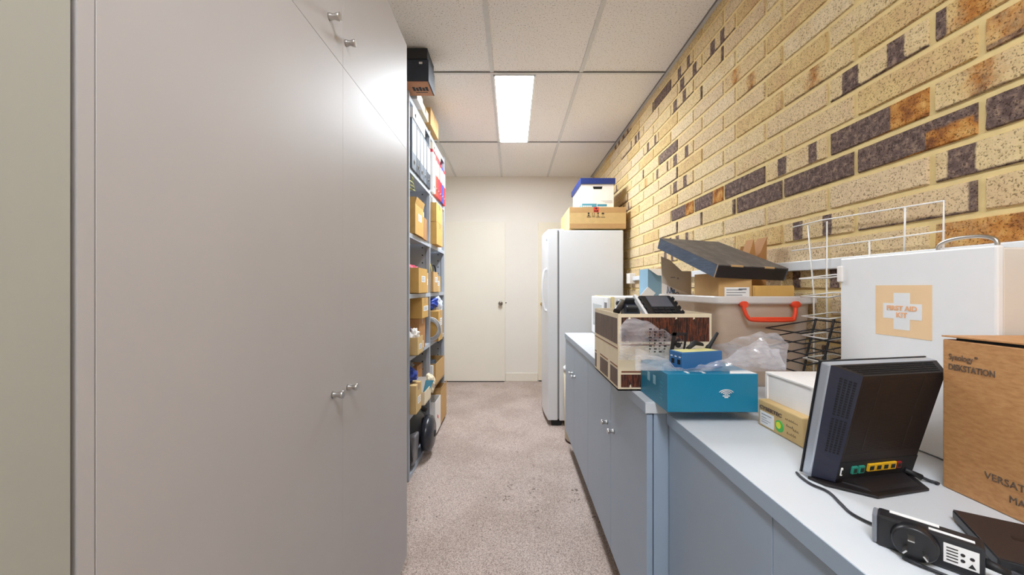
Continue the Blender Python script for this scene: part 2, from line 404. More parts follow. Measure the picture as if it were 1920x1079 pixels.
# ---- brick wall: every brick a relief on a mortar bed, all one wall
def brick_mat():
    m = bpy.data.materials.new('face_brick'); m.use_nodes = True; nt = m.node_tree; L = nt.links; b = nt.nodes['Principled BSDF']
    b.inputs['Roughness'].default_value = .9; b.inputs['Specular IOR Level'].default_value = .2
    at = nt.nodes.new('ShaderNodeAttribute'); at.attribute_name = 'brick_kind'
    at2 = nt.nodes.new('ShaderNodeAttribute'); at2.attribute_name = 'brick_mix'
    sp = nt.nodes.new('ShaderNodeSeparateColor'); L.new(at.outputs['Color'], sp.inputs[0])
    s2 = nt.nodes.new('ShaderNodeSeparateColor'); L.new(at2.outputs['Color'], s2.inputs[0])
    tc = nt.nodes.new('ShaderNodeTexCoord')
    def nz(sc, d=3, r=.6):
        n = nt.nodes.new('ShaderNodeTexNoise'); n.inputs['Scale'].default_value = sc; n.inputs['Detail'].default_value = d; n.inputs['Roughness'].default_value = r
        L.new(tc.outputs['Object'], n.inputs['Vector']); return n.outputs['Fac']
    def rm(f, stops):
        r = nt.nodes.new('ShaderNodeValToRGB'); cr = r.color_ramp
        while len(cr.elements) < len(stops): cr.elements.new(.5)
        for e, (p, c) in zip(cr.elements, stops): e.position = p; e.color = lin(c) if len(c) == 3 else c
        L.new(f, r.inputs['Fac']); return r.outputs['Color']
    def mix(f, a, c, mode='MIX'):
        x = nt.nodes.new('ShaderNodeMix'); x.data_type = 'RGBA'; x.blend_type = mode
        if isinstance(f, float): x.inputs[0].default_value = f
        else: L.new(f, x.inputs[0])
        L.new(a, x.inputs[6]); L.new(c, x.inputs[7]); return x.outputs[2]
    def math_(op, a, c):
        x = nt.nodes.new('ShaderNodeMath'); x.operation = op; x.use_clamp = True
        for i, v in enumerate((a, c)):
            if isinstance(v, float): x.inputs[i].default_value = v
            else: L.new(v, x.inputs[i])
        return x.outputs[0]
    patch = nz(9, 3)
    light = rm(patch, [(.3,(224,204,160)),(.5,(229,211,174)),(.7,(220,196,152))])
    pink = rm(patch, [(.3,(218,197,168)),(.7,(225,204,172))])
    light = mix(s2.outputs[0], light, pink)
    yel = rm(nz(14, 4), [(.35,(220,190,112)),(.55,(206,170,100)),(.7,(192,146,88))])
    dark = rm(nz(55, 4, .7), [(.32,(84,68,66)),(.5,(112,94,88)),(.68,(158,134,116))])
    orng = rm(nz(26, 4), [(.32,(120,76,48)),(.5,(184,124,62)),(.7,(216,170,100))])
    def ragged(f):
        # soft, ragged border of a patch fired into the brick
        n = nz(45, 4, .7)
        x = nt.nodes.new('ShaderNodeMath'); x.operation = 'MULTIPLY_ADD'; L.new(n, x.inputs[0]); x.inputs[1].default_value = .7; x.inputs[2].default_value = -.35
        y = nt.nodes.new('ShaderNodeMath'); y.operation = 'ADD'; L.new(f, y.inputs[0]); L.new(x.outputs[0], y.inputs[1])
        q = nt.nodes.new('ShaderNodeMapRange'); q.interpolation_type = 'SMOOTHSTEP'; q.inputs['From Min'].default_value = .25; q.inputs['From Max'].default_value = .8
        L.new(y.outputs[0], q.inputs['Value']); return q.outputs['Result']
    c = mix(sp.outputs[2], light, yel)
    c = mix(ragged(s2.outputs[1]), c, orng)
    c = mix(ragged(sp.outputs[0]), c, dark)
    # coarse drag texture: dark pits
    pit = rm(nz(230, 2, .6), [(.36,(104,84,64)),(.45,(255,255,255)),(.6,(255,255,255))])
    c = mix(.7, c, pit, 'MULTIPLY')
    grain = rm(nz(60, 3, .7), [(.25,(214,208,200)),(.6,(255,255,255))])
    c = mix(.5, c, grain, 'MULTIPLY')
    L.new(c, b.inputs['Base Color'])
    bp = nt.nodes.new('ShaderNodeBump'); bp.inputs['Strength'].default_value = .5; bp.inputs['Distance'].default_value = .004
    L.new(nz(230, 2, .6), bp.inputs['Height']); L.new(bp.outputs['Normal'], b.inputs['Normal'])
    return m
M_brick = brick_mat()
M_mortar = mat('yellow_mortar', (222,199,142), .9, var=.05, vscale=30, bump=.3, bscale=120)

PL, PH, MJ = .3055, .088, .0125
STY = {}    # (row, brick): style of bricks that stand out in the photograph
for k in ((0,-1),(0,1),(0,2),(1,2),(11,5)): STY[k] = 'dark'
STY[(0,0)] = 'dark_or_low'; STY[(1,0)] = 'dark_or'; STY[(1,3)] = 'dark_or'; STY[(1,4)] = 'dark_or'
STY[(6,5)] = 'slate'
for k in ((1,1),(3,0),(5,4),(5,5),(3,4),(10,4),(9,4),(10,3),(-1,4),(-2,1),(-4,1),(13,3),(8,6),(12,8),(10,7),(4,8),(-2,5),(7,9),(11,4)): STY[k] = 'band'
STY[(3,-1)] = 'or_dark'; STY[(2,-1)] = 'orange'; STY[(-3,-1)] = 'orange'; STY[(0,3)] = 'edge'
for k in ((2,0),(6,0),(7,1),(4,2),(5,1)): STY[k] = 'yellow'
for k in ((7,0),(7,2),(4,1)): STY[k] = 'orange_top'
def build_bricks():
    verts, faces, kind, mixc = [], [], [], []
    rnd = random.Random(11)
    r0 = int(math.floor((0 - 1.5665)/PH)); r1 = int(math.ceil((ZC - 1.5665)/PH))
    NS = 30
    for r in range(r0, r1+1):
        base = .8356 if r % 2 == 0 else .934
        i0 = int((YB - base)/PL) - 1; i1 = int((YF - base)/PL) + 1
        for i in range(i0, i1+1):
            y0 = base + i*PL + MJ/2; y1 = base + (i+1)*PL - MJ/2
            z0 = 1.5665 + r*PH + MJ/2; z1 = 1.5665 + (r+1)*PH - MJ/2
            y0 = max(y0, YB); y1 = min(y1, YF); z0 = max(z0, 0); z1 = min(z1, ZC)
            if y1-y0 < .01 or z1-z0 < .006: continue
            st = STY.get((r, i))
            if st is None:
                q = rnd.random()
                st = 'light' if q < .72 else 'yellow' if q < .84 else 'band' if q < .875 else 'edge' if q < .97 else 'orange_top'
                if y0 < 2.0 and z0 > 1.5 and st == 'band': st = 'light'
            pk = rnd.random(); a = rnd.random(); bw = rnd.uniform(.10,.19); b1 = rnd.uniform(.1,.3); b2 = rnd.uniform(.5,.75)
            yl = rnd.random()*.35
            x = XW - .005 - rnd.random()*.0015
            def col(u, v):
                d = o = y = 0.0
                if st == 'dark': d = 1
                elif st == 'slate': d = .72
                elif st == 'dark_or': d = 1 if u > .3 else 0; o = 1
                elif st == 'dark_or_low':
                    d = 1 if (u > .36 or v > .62) else 0; o = .8
                elif st == 'band':
                    d = .9 if (b1 < u < b1+bw or b2 < u < b2+bw*1.2) else 0; y = .3
                    if v < .12 and a > .5: d = max(d, .7)
                elif st == 'or_dark': o = max(0, .9-abs(u-.72)*3.2); d = .85 if u > .9 else 0; y = .6
                elif st == 'orange': o = .8 - .5*abs(u-.5); y = .5; d = .6 if v < .14 else 0
                elif st == 'orange_top': o = max(0, .7-abs(u-b2)*2.5); y = .4; d = .5 if (v < .12 and a > .3) else 0
                elif st == 'yellow': y = .6; o = .2*a
                elif st == 'edge': d = .75 if (u < .05 or (v < .1 and a > .5)) else 0; y = yl
                else: y = yl
                return d, o, y
            n0 = len(verts); ch = .004; far = y0 > 3.2
            nu = 14 if far else 30
            us = [k/nu for k in range(nu+1)]; vsn = [0, .5, 1] if far else [0, .12, .24, .5, .76, .88, 1]
            nv = len(vsn)
            def put(p, u, v):
                verts.append(p); dd, oo, yy = col(min(1,max(0,u)), v)
                kind.append((dd, 0, yy)); mixc.append((pk, oo, 0))
            for v in vsn:
                for u in us:
                    yy = y0+ch+(y1-y0-2*ch)*u; zz = z0+ch+(z1-z0-2*ch)*v
                    j1 = NZ.noise(Vector((yy*38, zz*38, r*3.1))); j2 = NZ.noise(Vector((yy*38+9, zz*38, r*1.7)))
                    ed = 1 if (u in (0,1) or v in (0,1)) else 0
                    put((x + .0012*NZ.noise(Vector((yy*60, zz*60, 5))), yy + .0018*j1*ed, zz + .0020*j2*ed), u, v)
            for j in range(nv-1):
                for k in range(nu):
                    A = n0 + j*(nu+1) + k
                    faces.append((A, A+nu+1, A+nu+2, A+1))
            bot = [n0+k for k in range(nu+1)]; tp = [n0+(nv-1)*(nu+1)+k for k in range(nu+1)]
            lf_ = [n0+j*(nu+1) for j in range(nv)]; rt = [n0+j*(nu+1)+nu for j in range(nv)]
            m0 = len(verts)
            for (yy, zz, u, v) in ((y0,z0,0,0),(y1,z0,1,0),(y1,z1,1,1),(y0,z1,0,1)): put((XW+.004, yy, zz), u, v)
            faces.append(tuple([m0] + bot + [m0+1])); faces.append(tuple([m0+2] + tp[::-1] + [m0+3]))
            faces.append(tuple([m0+3] + lf_[::-1] + [m0])); faces.append(tuple([m0+1] + rt + [m0+2]))
    nb = len(faces)
    n0 = len(verts)
    for p in ((XW,YB,0),(XW,YF,0),(XW,YF,ZC+.05),(XW,YB,ZC+.05),(XW+.11,YB,0),(XW+.11,YF,0),(XW+.11,YF,ZC+.05),(XW+.11,YB,ZC+.05)):
        verts.append(p); kind.append((0,0,0)); mixc.append((0,0,0))
    for f in ((0,3,2,1),(4,5,6,7),(0,1,5,4),(1,2,6,5),(2,3,7,6),(3,0,4,7)): faces.append(tuple(n0+k for k in f))
    me = bpy.data.meshes.new('wall_right'); me.from_pydata(verts, [], faces)
    me.materials.append(M_brick); me.materials.append(M_mortar)
    for k, p in enumerate(me.polygons): p.material_index = 0 if k < nb else 1
    for nm, data in (('brick_kind', kind), ('brick_mix', mixc)):
        at = me.attributes.new(nm, 'FLOAT_COLOR', 'POINT')
        flat = []
        for q in data: flat += [q[0], q[1], q[2], 1]
        at.data.foreach_set('color', flat)
    bm = bmesh.new(); bm.from_mesh(me); bmesh.ops.recalc_face_normals(bm, faces=list(bm.faces)); bm.to_mesh(me); bm.free()
    o = bpy.data.objects.new('wall_right', me); COL.objects.link(o); ROOT[o.name] = Vector((0,0,0))
    return struct(o, 'tan face brick wall with yellow mortar and odd dark bricks', 'wall')
build_bricks()
struct(obj('wall_far', MB().box(XL-.1, XW+.1, YF, YF+.1, 0, ZC+.05), M_wallpaint), 'cream painted end wall with two flush doors', 'wall')
struct(obj('wall_left', MB().box(XL-.1, XL, YB, YF, 0, ZC+.05), M_wallpaint), 'cream painted wall behind the cabinets and shelving', 'wall')
struct(obj('wall_back', MB().box(XL-.1, XW+.1, YB-.1, YB, 0, ZC+.05), M_wallpaint), 'cream painted wall behind the viewpoint', 'wall')
struct(obj('baseboard_far', MB().box(-.085, .335, YF-.014, YF, 0, .107, bev=.003), M_door), 'low cream skirting board between the two doors', 'baseboard')

def knob(parent, base, axis, m, r=.028, L=.055):
    b = Vector(base); a = Vector(axis)
    mb = MB().loft([(b, r*.95), (b+a*.006, r*.95), (b+a*.008, r*.5), (b+a*.022, r*.42), (b+a*.03, r*.8), (b+a*.042, r), (b+a*.052, r*.9), (b+a*L, r*.5)], 24)
    return obj('door_knob', mb, m, parent)
d1 = struct(obj('door_1', MB().box(-.93, -.089, YF-.055, YF, .012, 2.075, bev=.003), M_door), 'cream flush door with pewter round knob, left of the end wall', 'door')
knob(d1, (-.147, YF-.055, 1.02), (0,-1,0), mat('pewter', (150,140,130), .3, 1, var=.05))
obj('threshold_gap', MB().box(-.92, -.1, YF-.05, YF-.01, 0, .012), M_dark, d1)
obj('strike_hole', MB().cyl((-.079, YF-.001, 1.025), (-.079, YF-.004, 1.025), .008, n=12), M_dark, struct(obj('trim_2', MB().box(-.089, -.069, YF-.002, YF, .95, 1.1), M_wallpaint), 'small strike plate at the edge of the left door', 'trim'))
d2 = struct(obj('door_2', MB().box(.34, 1.0, YF-.02, YF, .012, 2.075, bev=.003), mat('door_cream_warm', (234,226,206), .5, var=.01)), 'cream flush door with gold round knob, half hidden by fridge', 'door')
knob(d2, (.395, YF-.02, 1.008), (0,-1,0), M_brass)
obj('threshold_gap', MB().box(.35, .99, YF-.018, YF-.006, 0, .012), M_dark, d2)

# wall trunking above the bench
tr = struct(obj('trim_3', MB().box(XW-.030, XW-.004, .2, 3.19, 1.285, 1.32, bev=.003), M_trimw), 'white cable trunking running along the brick wall', 'trim')
obj('end_socket', MB().box(XW-.055, XW-.004, 3.17, 3.26, 1.258, 1.347, bev=.004), M_whitecard, tr)

# ------------------------------------------------------------------ lights
def ceiling_light(y0, y1, m, label):
    t = thing('ceiling_light', label, 'ceiling light', (.016, (y0+y1)/2, ZC), 'ceiling troffer lights')
    x0, x1 = -.122, .155; z = ZC
    fr = MB()
    fr.box(x0-.006, x0+.006, y0, y1, z-.006, z+.003).box(x1-.006, x1+.006, y0, y1, z-.006, z+.003)
    fr.box(x0-.006, x1+.006, y0-.002, y0+.012, z-.006, z+.003).box(x0-.006, x1+.006, y1-.012, y1+.002, z-.006, z+.003)
    obj('frame', fr, M_white, t)
    obj('diffuser', MB().box(x0+.006, x1-.006, y0+.012, y1-.012, z-.004, z+.002), m, t)
ceiling_light(2.525, 3.695, M_light, 'lit white strip troffer in the ceiling ahead, above the aisle')
ceiling_light(-1.075, .095, M_light2, 'lit white strip troffer in the ceiling behind the viewpoint')

# ------------------------------------------------------------------ cabinets
def cab_knob(parent, base, axis, r=.0095, L=.027):
    b = Vector(base); a = Vector(axis)
    mb = MB().loft([(b, r*.9), (b+a*.005, r*.86), (b+a*L*.45, r*.62), (b+a*L*.78, r*.95), (b+a*(L-.001), r), (b+a*L, r*.9)], 20)
    return obj('knob', mb, M_chrome, parent)

def tall_cabinet(y0, y1, xf, label, m, ydiv, knobs, lip):
    t = thing('tall_cabinet', label, 'cabinet', (xf-.3, (y0+y1)/2, 0), 'tall storage cabinets')
    z0, z1, zs = .098, 2.239, 1.80
    b = MB()
    b.box(xf-.6, xf-.021, y0+.016, y1-.002, z0, z1-.001)
    b.box(xf-.6, xf, y0, y0+.0155, z0, z1)                         # side panel edge shows beside the door
    obj('body', b, m, t)
    obj('kick', MB().box(xf-.58, xf-.05, y0+.01, y1-.01, 0, z0), M_kick, t)
    ys = [y0+.017, ydiv, y1]
    for i in range(2):
        for (a, c) in ((z0, zs-.0004), (zs+.0004, z1)):
            dr = obj('door', MB().box(xf-.02, xf, ys[i]+(.0004 if i else 0), ys[i+1]-.0004, a, c, bev=.0004), m, t)
            for (ky, kz, ki, up) in knobs:
                if ki == i and up == (a > 1): cab_knob(dr, (xf-.0005, ky, kz), (1,0,0))
    return t
XC = -.44
tall_cabinet(.3757, 1.5545, XC, 'pale grey four door cupboard with small nickel knobs, nearest the shelving', M_lam_warm, .966,
             [(.911,.962,0,False),(.994,.958,1,False),(.893,1.877,0,True),(.982,1.872,1,True)], .015)
tall_cabinet(-.85, .3695, XC+.001, 'greyer cupboard at the left edge, before the dark gap', M_lam_green, -.25,
             [(-.30,.962,0,False),(-.20,.958,1,False),(-.30,1.877,0,True),(-.20,1.872,1,True)], .015)

def base_cabinet(y0, y1, ydiv, xf, ztop, label, end_near=False, knobz=.653, kn=True):
    t = thing('base_cabinet', label, 'cabinet', (xf+.3, (y0+y1)/2, 0), 'blue grey bench cupboards')
    z0 = .147
    b = MB().box(xf+.021, 1.045, y0+.001, y1-.001, z0, ztop)
    obj('body', b, M_lam_blue, t)
    obj('kick', MB().box(xf+.062, 1.03, y0+.012, y1-.004, 0, z0), M_kick, t)
    for (a, c, s) in ((y0, ydiv, -1), (ydiv, y1, 1)):
        dr = obj('door', MB().box(xf, xf+.018, a+.001, c-.001, z0, ztop-.003, bev=.0012), M_lam_blue, t)
        if kn: cab_knob(dr, (xf+.0005, ydiv+s*.05, knobz), (-1,0,0), r=.0105, L=.027)
    return t
XT = .405
base_cabinet(1.985, 2.812, 2.428, XT, .846, 'blue grey bench cupboard at the far end, beside the white bin')
base_cabinet(1.115, 1.984, 1.525, XT, .846, 'blue grey bench cupboard under the patterned box, with free end')
base_cabinet(.225, 1.108, .667, .468, .815, 'lower blue grey bench cupboard nearest the viewpoint')
def worktop(x0, y0, y1, z0, z1, label):
    o = obj('worktop', MB().box(x0, 1.05, y0, y1, z0, z1, bev=.0015).box(x0-.0012, x0+.001, y0+.001, y1-.001, z0+.001, z1-.0015, mi=1), [M_top, M_lam_blue])
    return tag(o, label, 'worktop', 'bench worktops')
worktop(.400, 1.111, 2.816, .847, .881, 'pale blue worktop, the higher one reaching toward the fridge')
worktop(.463, .15, 1.1095, .816, .850, 'pale blue worktop, the lower one in front under the router')

# ------------------------------------------------------------------ steel shelving
XS = -.648
LEV = [.03, .41, .785, 1.18, 1.57, 1.985, 2.44]
def shelving():
    t = thing('shelving_unit', 'grey steel shelving crammed with boxes and binders, beyond tall cupboards', 'shelving', (-.85, 2.94, 0))
    ys = [2.345, 2.937, 3.555]
    for y in ys:
        for x in (XS-.03, -1.05):
            p = MB().box(x, x+.03, y-.010, y+.010, 0, 2.47, bev=.002)
            obj('post', p, M_shelf, t)
    for k, y in enumerate(ys):
        s = MB().box(-1.02, XS-.0302, y-.003, y+.003, .02, 2.46)
        if k:
            for z in [.1+.06*n for n in range(39)]: s.cyl((XS-.06, y-.0035, z), (XS-.06, y-.0042, z), .006, n=8, mi=1)
        obj('side_panel', s, [M_shelf, M_hole], t)
    obj('back_panel', MB().box(-1.058, -1.051, 2.34, 3.56, .02, 2.46), M_shelf, t)
    for a, b in zip(ys, ys[1:]):
        for z in LEV:
            s = MB().box(-1.02, XS-.001, a+.0105, b-.0105, z-.004, z+.004).box(XS-.004, XS-.0005, a+.0105, b-.0105, z-.026, z+.0035)
            obj('shelf', s, M_shelf, t)
shelving()

# generic boxes -----------------------------------------------------------------
def carton(x0, x1, y0, y1, z0, z1, label, m=M_card, group=None, name='cardboard_box', opened=False, tape=True, lab=None, face='x', cat='box', flaps=0, inside=M_card_in):
    """closed or open carton. lab = (u0,u1,v0,v1) fractions of a paper label on the aisle face"""
    t = thing(name, label, cat, ((x0+x1)/2, (y0+y1)/2, z0), group)
    b = MB()
    if opened:
        w = .004
        b.box(x0, x1, y0, y1, z0, z0+w)
        b.box(x0, x0+w, y0, y1, z0, z1).box(x1-w, x1, y0, y1, z0, z1)
        b.box(x0+w, x1-w, y0, y0+w, z0, z1).box(x0+w, x1-w, y1-w, y1, z0, z1)
    else: b.box(x0, x1, y0, y1, z0, z1, bev=.0025)
    obj('body', b, m, t)
    if opened and flaps:
        h = flaps
        obj('flap', MB().prism([(x1-.004,y0,z1),(x1-.001,y0,z1),(x1+h*.25,y0,z1+h),(x1+h*.25-.003,y0,z1+h)], (0,y1-y0,0)), m, t)
        obj('flap', MB().prism([(x0,y0+.004,z1),(x0,y0+.001,z1),(x0,y0-h*.1,z1+h),(x0,y0+.003-h*.1,z1+h)], (x1-x0,0,0)), m, t)
    if not opened and tape:
        ym = (y0+y1)/2
        obj('tape', MB().box(x0-.0006, x1+.0006, ym-.02, ym+.02, z1-.04, z1+.0006), M_tape, t)
    if lab:
        u0, u1, v0, v1 = lab
        ya, yb = y0+(y1-y0)*u0, y0+(y1-y0)*u1; za, zb = z0+(z1-z0)*v0, z0+(z1-z0)*v1
        l = MB().box(x1, x1+.0012, ya, yb, za, zb)
        for q in range(3):
            zz = zb - (zb-za)*(.25+.25*q); l.box(x1+.001, x1+.0016, ya+(yb-ya)*.12, yb-(yb-ya)*.2, zz-.002, zz+.002, mi=1)
        obj('paper_label', l, [M_paper, M_inklight], t)
    return t
G_SH = 'cartons on the steel shelving'
ze = .0045
# level 1.57
carton(-.95, -.633, 2.43, 2.65, 1.57+ze, 1.775, 'open brown carton with label and raised flaps, below grey binders', M_card_y, G_SH, opened=True, flaps=.045, lab=(.35,.75,.5,.75))
carton(-.93, -.638, 2.665, 2.785, 1.57+ze, 1.735, 'narrow plain brown carton behind the raised flap carton', M_card_d, G_SH)
o = obj('paper_sheet', MB().sheet(lambda u,v: (-.79+.15*u, 2.79+.11*v, 1.57+ze+.002+.012*math.sin(u*3)), 6, 6), M_paper)
tag(o, 'loose white paper lying on shelf behind narrow brown carton', 'paper')
o = obj('plastic_case', MB().box(-.92, -.66, 2.68, 2.79, 1.736, 1.79, bev=.006), M_whitebag); tag(o, 'pale blue plastic case on top of narrow brown carton', 'case')
carton(-.95, -.605, 2.985, 3.24, 1.57+ze, 1.756, 'brown taped carton below another, under the red binders', M_card_y, G_SH)
carton(-.95, -.607, 2.985, 3.24, 1.7575, 1.912, 'brown carton on top of its twin, under the red binders', M_card_y, G_SH)
carton(-.90, -.635, 2.985, 3.09, 1.913, 1.955, 'small flat white carton atop the stacked brown pair', M_whitecard, G_SH, tape=False)
carton(-.9, -.66, 3.29, 3.48, 1.57+ze, 1.83, 'grey carton right of stacked brown pair, deep on shelf', M_whiteshade, G_SH, tape=False)
# level 1.18
t = carton(-.92, -.608, 2.42, 2.66, 1.18+ze, 1.355, 'open brown carton with white label holding red bubble wrap', M_card_y, G_SH, opened=True, lab=(.3,.75,.45,.7))
o = obj('bubble_wrap', MB().blob((-.77, 2.54, 1.342), .125, .095, .05, .2, 7, 4, seed=2), M_redmesh); tag(o, 'crumpled red wrap bulging from open brown carton', 'wrapping')
carton(-.92, -.63, 2.675, 2.80, 1.18+ze, 1.335, 'small brown carton behind the carton of red wrap', M_card_l, G_SH, lab=(.2,.8,.4,.7))
carton(-.92, -.628, 2.965, 3.14, 1.18+ze, 1.352, 'open brown carton with yellow and black cables poking out', M_card, G_SH, opened=True, lab=(.35,.85,.5,.75))
carton(-.92, -.635, 3.155, 3.30, 1.18+ze, 1.325, 'brown carton with white label behind the cable carton', M_card_l, G_SH, lab=(.1,.6,.4,.7))
for k, (m, lb, ys, zs) in enumerate(((M_cableyel, 'yellow cable looping up out of brown carton', 3.02, 1.43), (M_cablebk, 'black cable looping up out of brown carton', 3.09, 1.415))):
    mb = MB()
    for q in range(3):
        c = -.68 - .03*q + .02*k
        mb.tube([(c-.03, ys-.03+.012*q, 1.20), (c-.015, ys-.025, 1.36), (c, ys, zs-.012*q), (c+.02, ys+.02, 1.37), (c+.01, ys+.025, 1.22)], .0055, smooth=6)
    tag(obj('cable_loop', mb, m), lb, 'cable', 'cables in the shelving carton')
# level .785
carton(-.93, -.64, 2.56, 2.735, .785+ze, 1.008, 'brown taped carton under a lighter carton, at left of shelf', M_card_d, G_SH, lab=(.15,.7,.02,.25))
carton(-.93, -.617, 2.55, 2.735, 1.010, 1.151, 'brown carton with white side label, stacked on darker carton', M_card_y, G_SH, lab=(.2,.95,.35,.6))
carton(-.85, -.600, 2.362, 2.50, .785+ze, .905, 'open carton jutting over shelf edge, with blue capped bottle', M_card_l, G_SH, opened=True, lab=(.25,.7,.3,.6))
t = thing('spray_bottle', 'white bottle with dark blue cap standing in jutting carton', 'bottle', (-.672, 2.40, .7945))
obj('bottle', MB().loft([((-.672,2.40,.7945),.026),((-.672,2.40,.915),.027),((-.672,2.40,.938),.014),((-.672,2.40,.945),.013)], 20), M_white, t)
obj('cap', MB().loft([((-.672,2.40,.942),.016),((-.672,2.40,.972),.015)], 20), mat('cap_navy',(36,34,96),.4), t)
o = obj('crumpled_paper', MB().blob((-.648, 2.458, .90), .034, .026, .045, .5, 5, 4, seed=5), M_whitecard); tag(o, 'crumpled white paper in jutting carton beside blue cap', 'paper')
carton(-.93, -.592, 2.995, 3.165, .785+ze, 1.035, 'brown carton with white label below blue and white bag', M_card_y, G_SH, lab=(.3,.8,.5,.75))
o = obj('plastic_bag', MB().blob((-.74, 3.08, 1.09), .125, .08, .055, .35, 6, 4, seed=9), M_bluebag); tag(o, 'dark blue plastic bag heaped on brown carton', 'bag')
o = obj('plastic_bag', MB().blob((-.64, 3.20, 1.06), .04, .03, .085, .35, 6, 4, seed=12), M_whitebag); tag(o, 'white and blue plastic bag at edge of dark blue bag', 'bag')
mb = MB()
for q in range(8):
    R = .094-.0085*(q%4); mb.tube([(-.655+R*.92*math.cos(k*PI/8), 2.958+.0095*(q//4)+.004*math.sin(k+q), .785+ze+.101+R*math.sin(k*PI/8)) for k in range(16)], .0048, closed=True, smooth=2)
tag(obj('cable_coil', mb, M_cablegrey), 'grey cable coil leaning on edge against brown carton', 'cable')
# level .41
carton(-.90, -.610, 2.362, 2.50, .41+ze, .598, 'brown carton with label at near left of lower shelf', M_card_l, G_SH, lab=(.3,.8,.3,.55))
t = carton(-.86, -.597, 2.535, 2.73, .41+ze, .508, 'open pale carton with black triangle mark, papers sticking out', M_cream, G_SH, opened=True)
obj('triangle_mark', MB().prism([(-.675,2.5345,.485),(-.625,2.5345,.485),(-.65,2.5345,.445)], (0,-.001,0)), M_inkdark, t)
carton(-.96, -.70, 2.74, 2.90, .41+ze, .64, 'brown carton deep behind the papers and blue bag', M_card_d, G_SH)
o = obj('plastic_bag', MB().blob((-.70, 2.445, .653), .075, .062, .05, .3, 6, 4, seed=3), M_bluebag); tag(o, 'bright blue plastic bag heaped on the labelled lower carton', 'bag')
o = obj('plastic_bag', MB().blob((-.80, 2.63, .67), .09, .085, .045, .4, 6, 4, seed=4), M_greybag); tag(o, 'grey clear plastic bag slumped behind the blue bag', 'bag')
def sheetpaper(p0, du, dv, bend, label, m):
    p0, du, dv = Vector(p0), Vector(du), Vector(dv); n = du.cross(dv).normalized()
    o = obj('paper_sheet', MB().sheet(lambda u,v: p0+du*u+dv*v+n*bend*math.sin(u*3.1+v*2), 8, 8), m)
    return tag(o, label, 'paper', 'papers in the triangle carton')
sheetpaper((-.80,2.60,.43), (.16,.02,.0), (.03,.02,.16), .012, 'white paper leaning in open triangle carton', M_paper)
sheetpaper((-.72,2.67,.43), (.10,.0,.0), (.05,.03,.12), .01, 'blue leaflet leaning in open triangle carton', M_bandblue)
o = obj('crumpled_paper', MB().blob((-.625, 2.80, .497), .045, .06, .072, .3, 5, 4, seed=8), M_cream); tag(o, 'crumpled cream paper spilling past the shelf edge', 'paper')
carton(-.92, -.628, 3.06, 3.44, .41+ze, .595, 'open brown carton at far end of the lower shelf', M_card, G_SH, opened=True)
o = obj('loose_stuff', MB().blob((-.76, 3.25, .545), .10, .15, .055, .4, 6, 4, seed=6), M_blackbox); o.name = 'dark_cloth'; ROOT[o.name] = ROOT['loose_stuff']; tag(o, 'dark cloth bundled inside far open brown carton', 'cloth')
for k in range(3):
    o = obj('magazine', MB().box(-.86, -.632-.006*k, 2.965+.024*k, 2.986+.024*k, .41+ze, .60-.012*k, bev=.001), [M_whitecard, M_peach, M_whiteshade][k])
    tag(o, ['white magazine standing nearest the shelf divider', 'pale pink magazine standing between white and grey ones', 'grey magazine standing against far open carton'][k], 'magazine', 'magazines beside the divider')
# bottom level
t = carton(-.90, -.615, 2.975, 3.20, .03+ze, .30, 'white open carton with red mark on the bottom shelf', M_whitecard, G_SH, opened=True)
obj('red_mark', MB().prism([(-.615,3.06,.15),(-.615,3.10,.13),(-.615,3.10,.155),(-.615,3.06,.18)], (.0008,0,0)), M_redsticker, t)
carton(-.90, -.618, 3.215, 3.50, .03+ze, .325, 'brown open carton at the far end of bottom shelf', M_card, G_SH, opened=True, flaps=.03)

# vacuum cleaner on the bottom shelf
t = thing('vacuum_cleaner', 'black canister vacuum cleaner with big round wheel on bottom shelf', 'vacuum cleaner', (-.75, 2.62, .0345))
obj('body', MB().blob((-.755, 2.66, .21), .125, .22, .165, .03, 2, 4).box(-.85, -.67, 2.42, 2.62, .05, .15, bev=.025), M_black, t)
w = MB().loft([((-.640,2.70,.166),.118),((-.615,2.70,.166),.130),((-.585,2.70,.166),.124),((-.568,2.70,.166),.088),((-.562,2.70,.166),.03)], 32)
w = obj('wheel', w, mat('wheel_dark',(46,48,56),.25,var=.03), t)
obj('hub_cap', MB().loft([((-.5625,2.70,.166),.028),((-.556,2.70,.166),.018)], 20), M_blackm, w)
obj('dust_canister', MB().hexa([(-.70,2.40,.06),(-.64,2.40,.06),(-.64,2.52,.06),(-.70,2.52,.06),(-.69,2.46,.24),(-.635,2.46,.24),(-.635,2.55,.24),(-.69,2.55,.24)], bev=.012), M_winfr, t)
obj('hose', MB().tube([(-.66,2.40,.10),(-.67,2.39,.22),(-.70,2.45,.30),(-.73,2.58,.345),(-.70,2.74,.34),(-.66,2.82,.30)], .02, n=12, smooth=6), M_blackm, t)
obj('floor_head', MB().box(-.80, -.655, 2.365, 2.43, .036, .075, bev=.015), M_blackm, t)

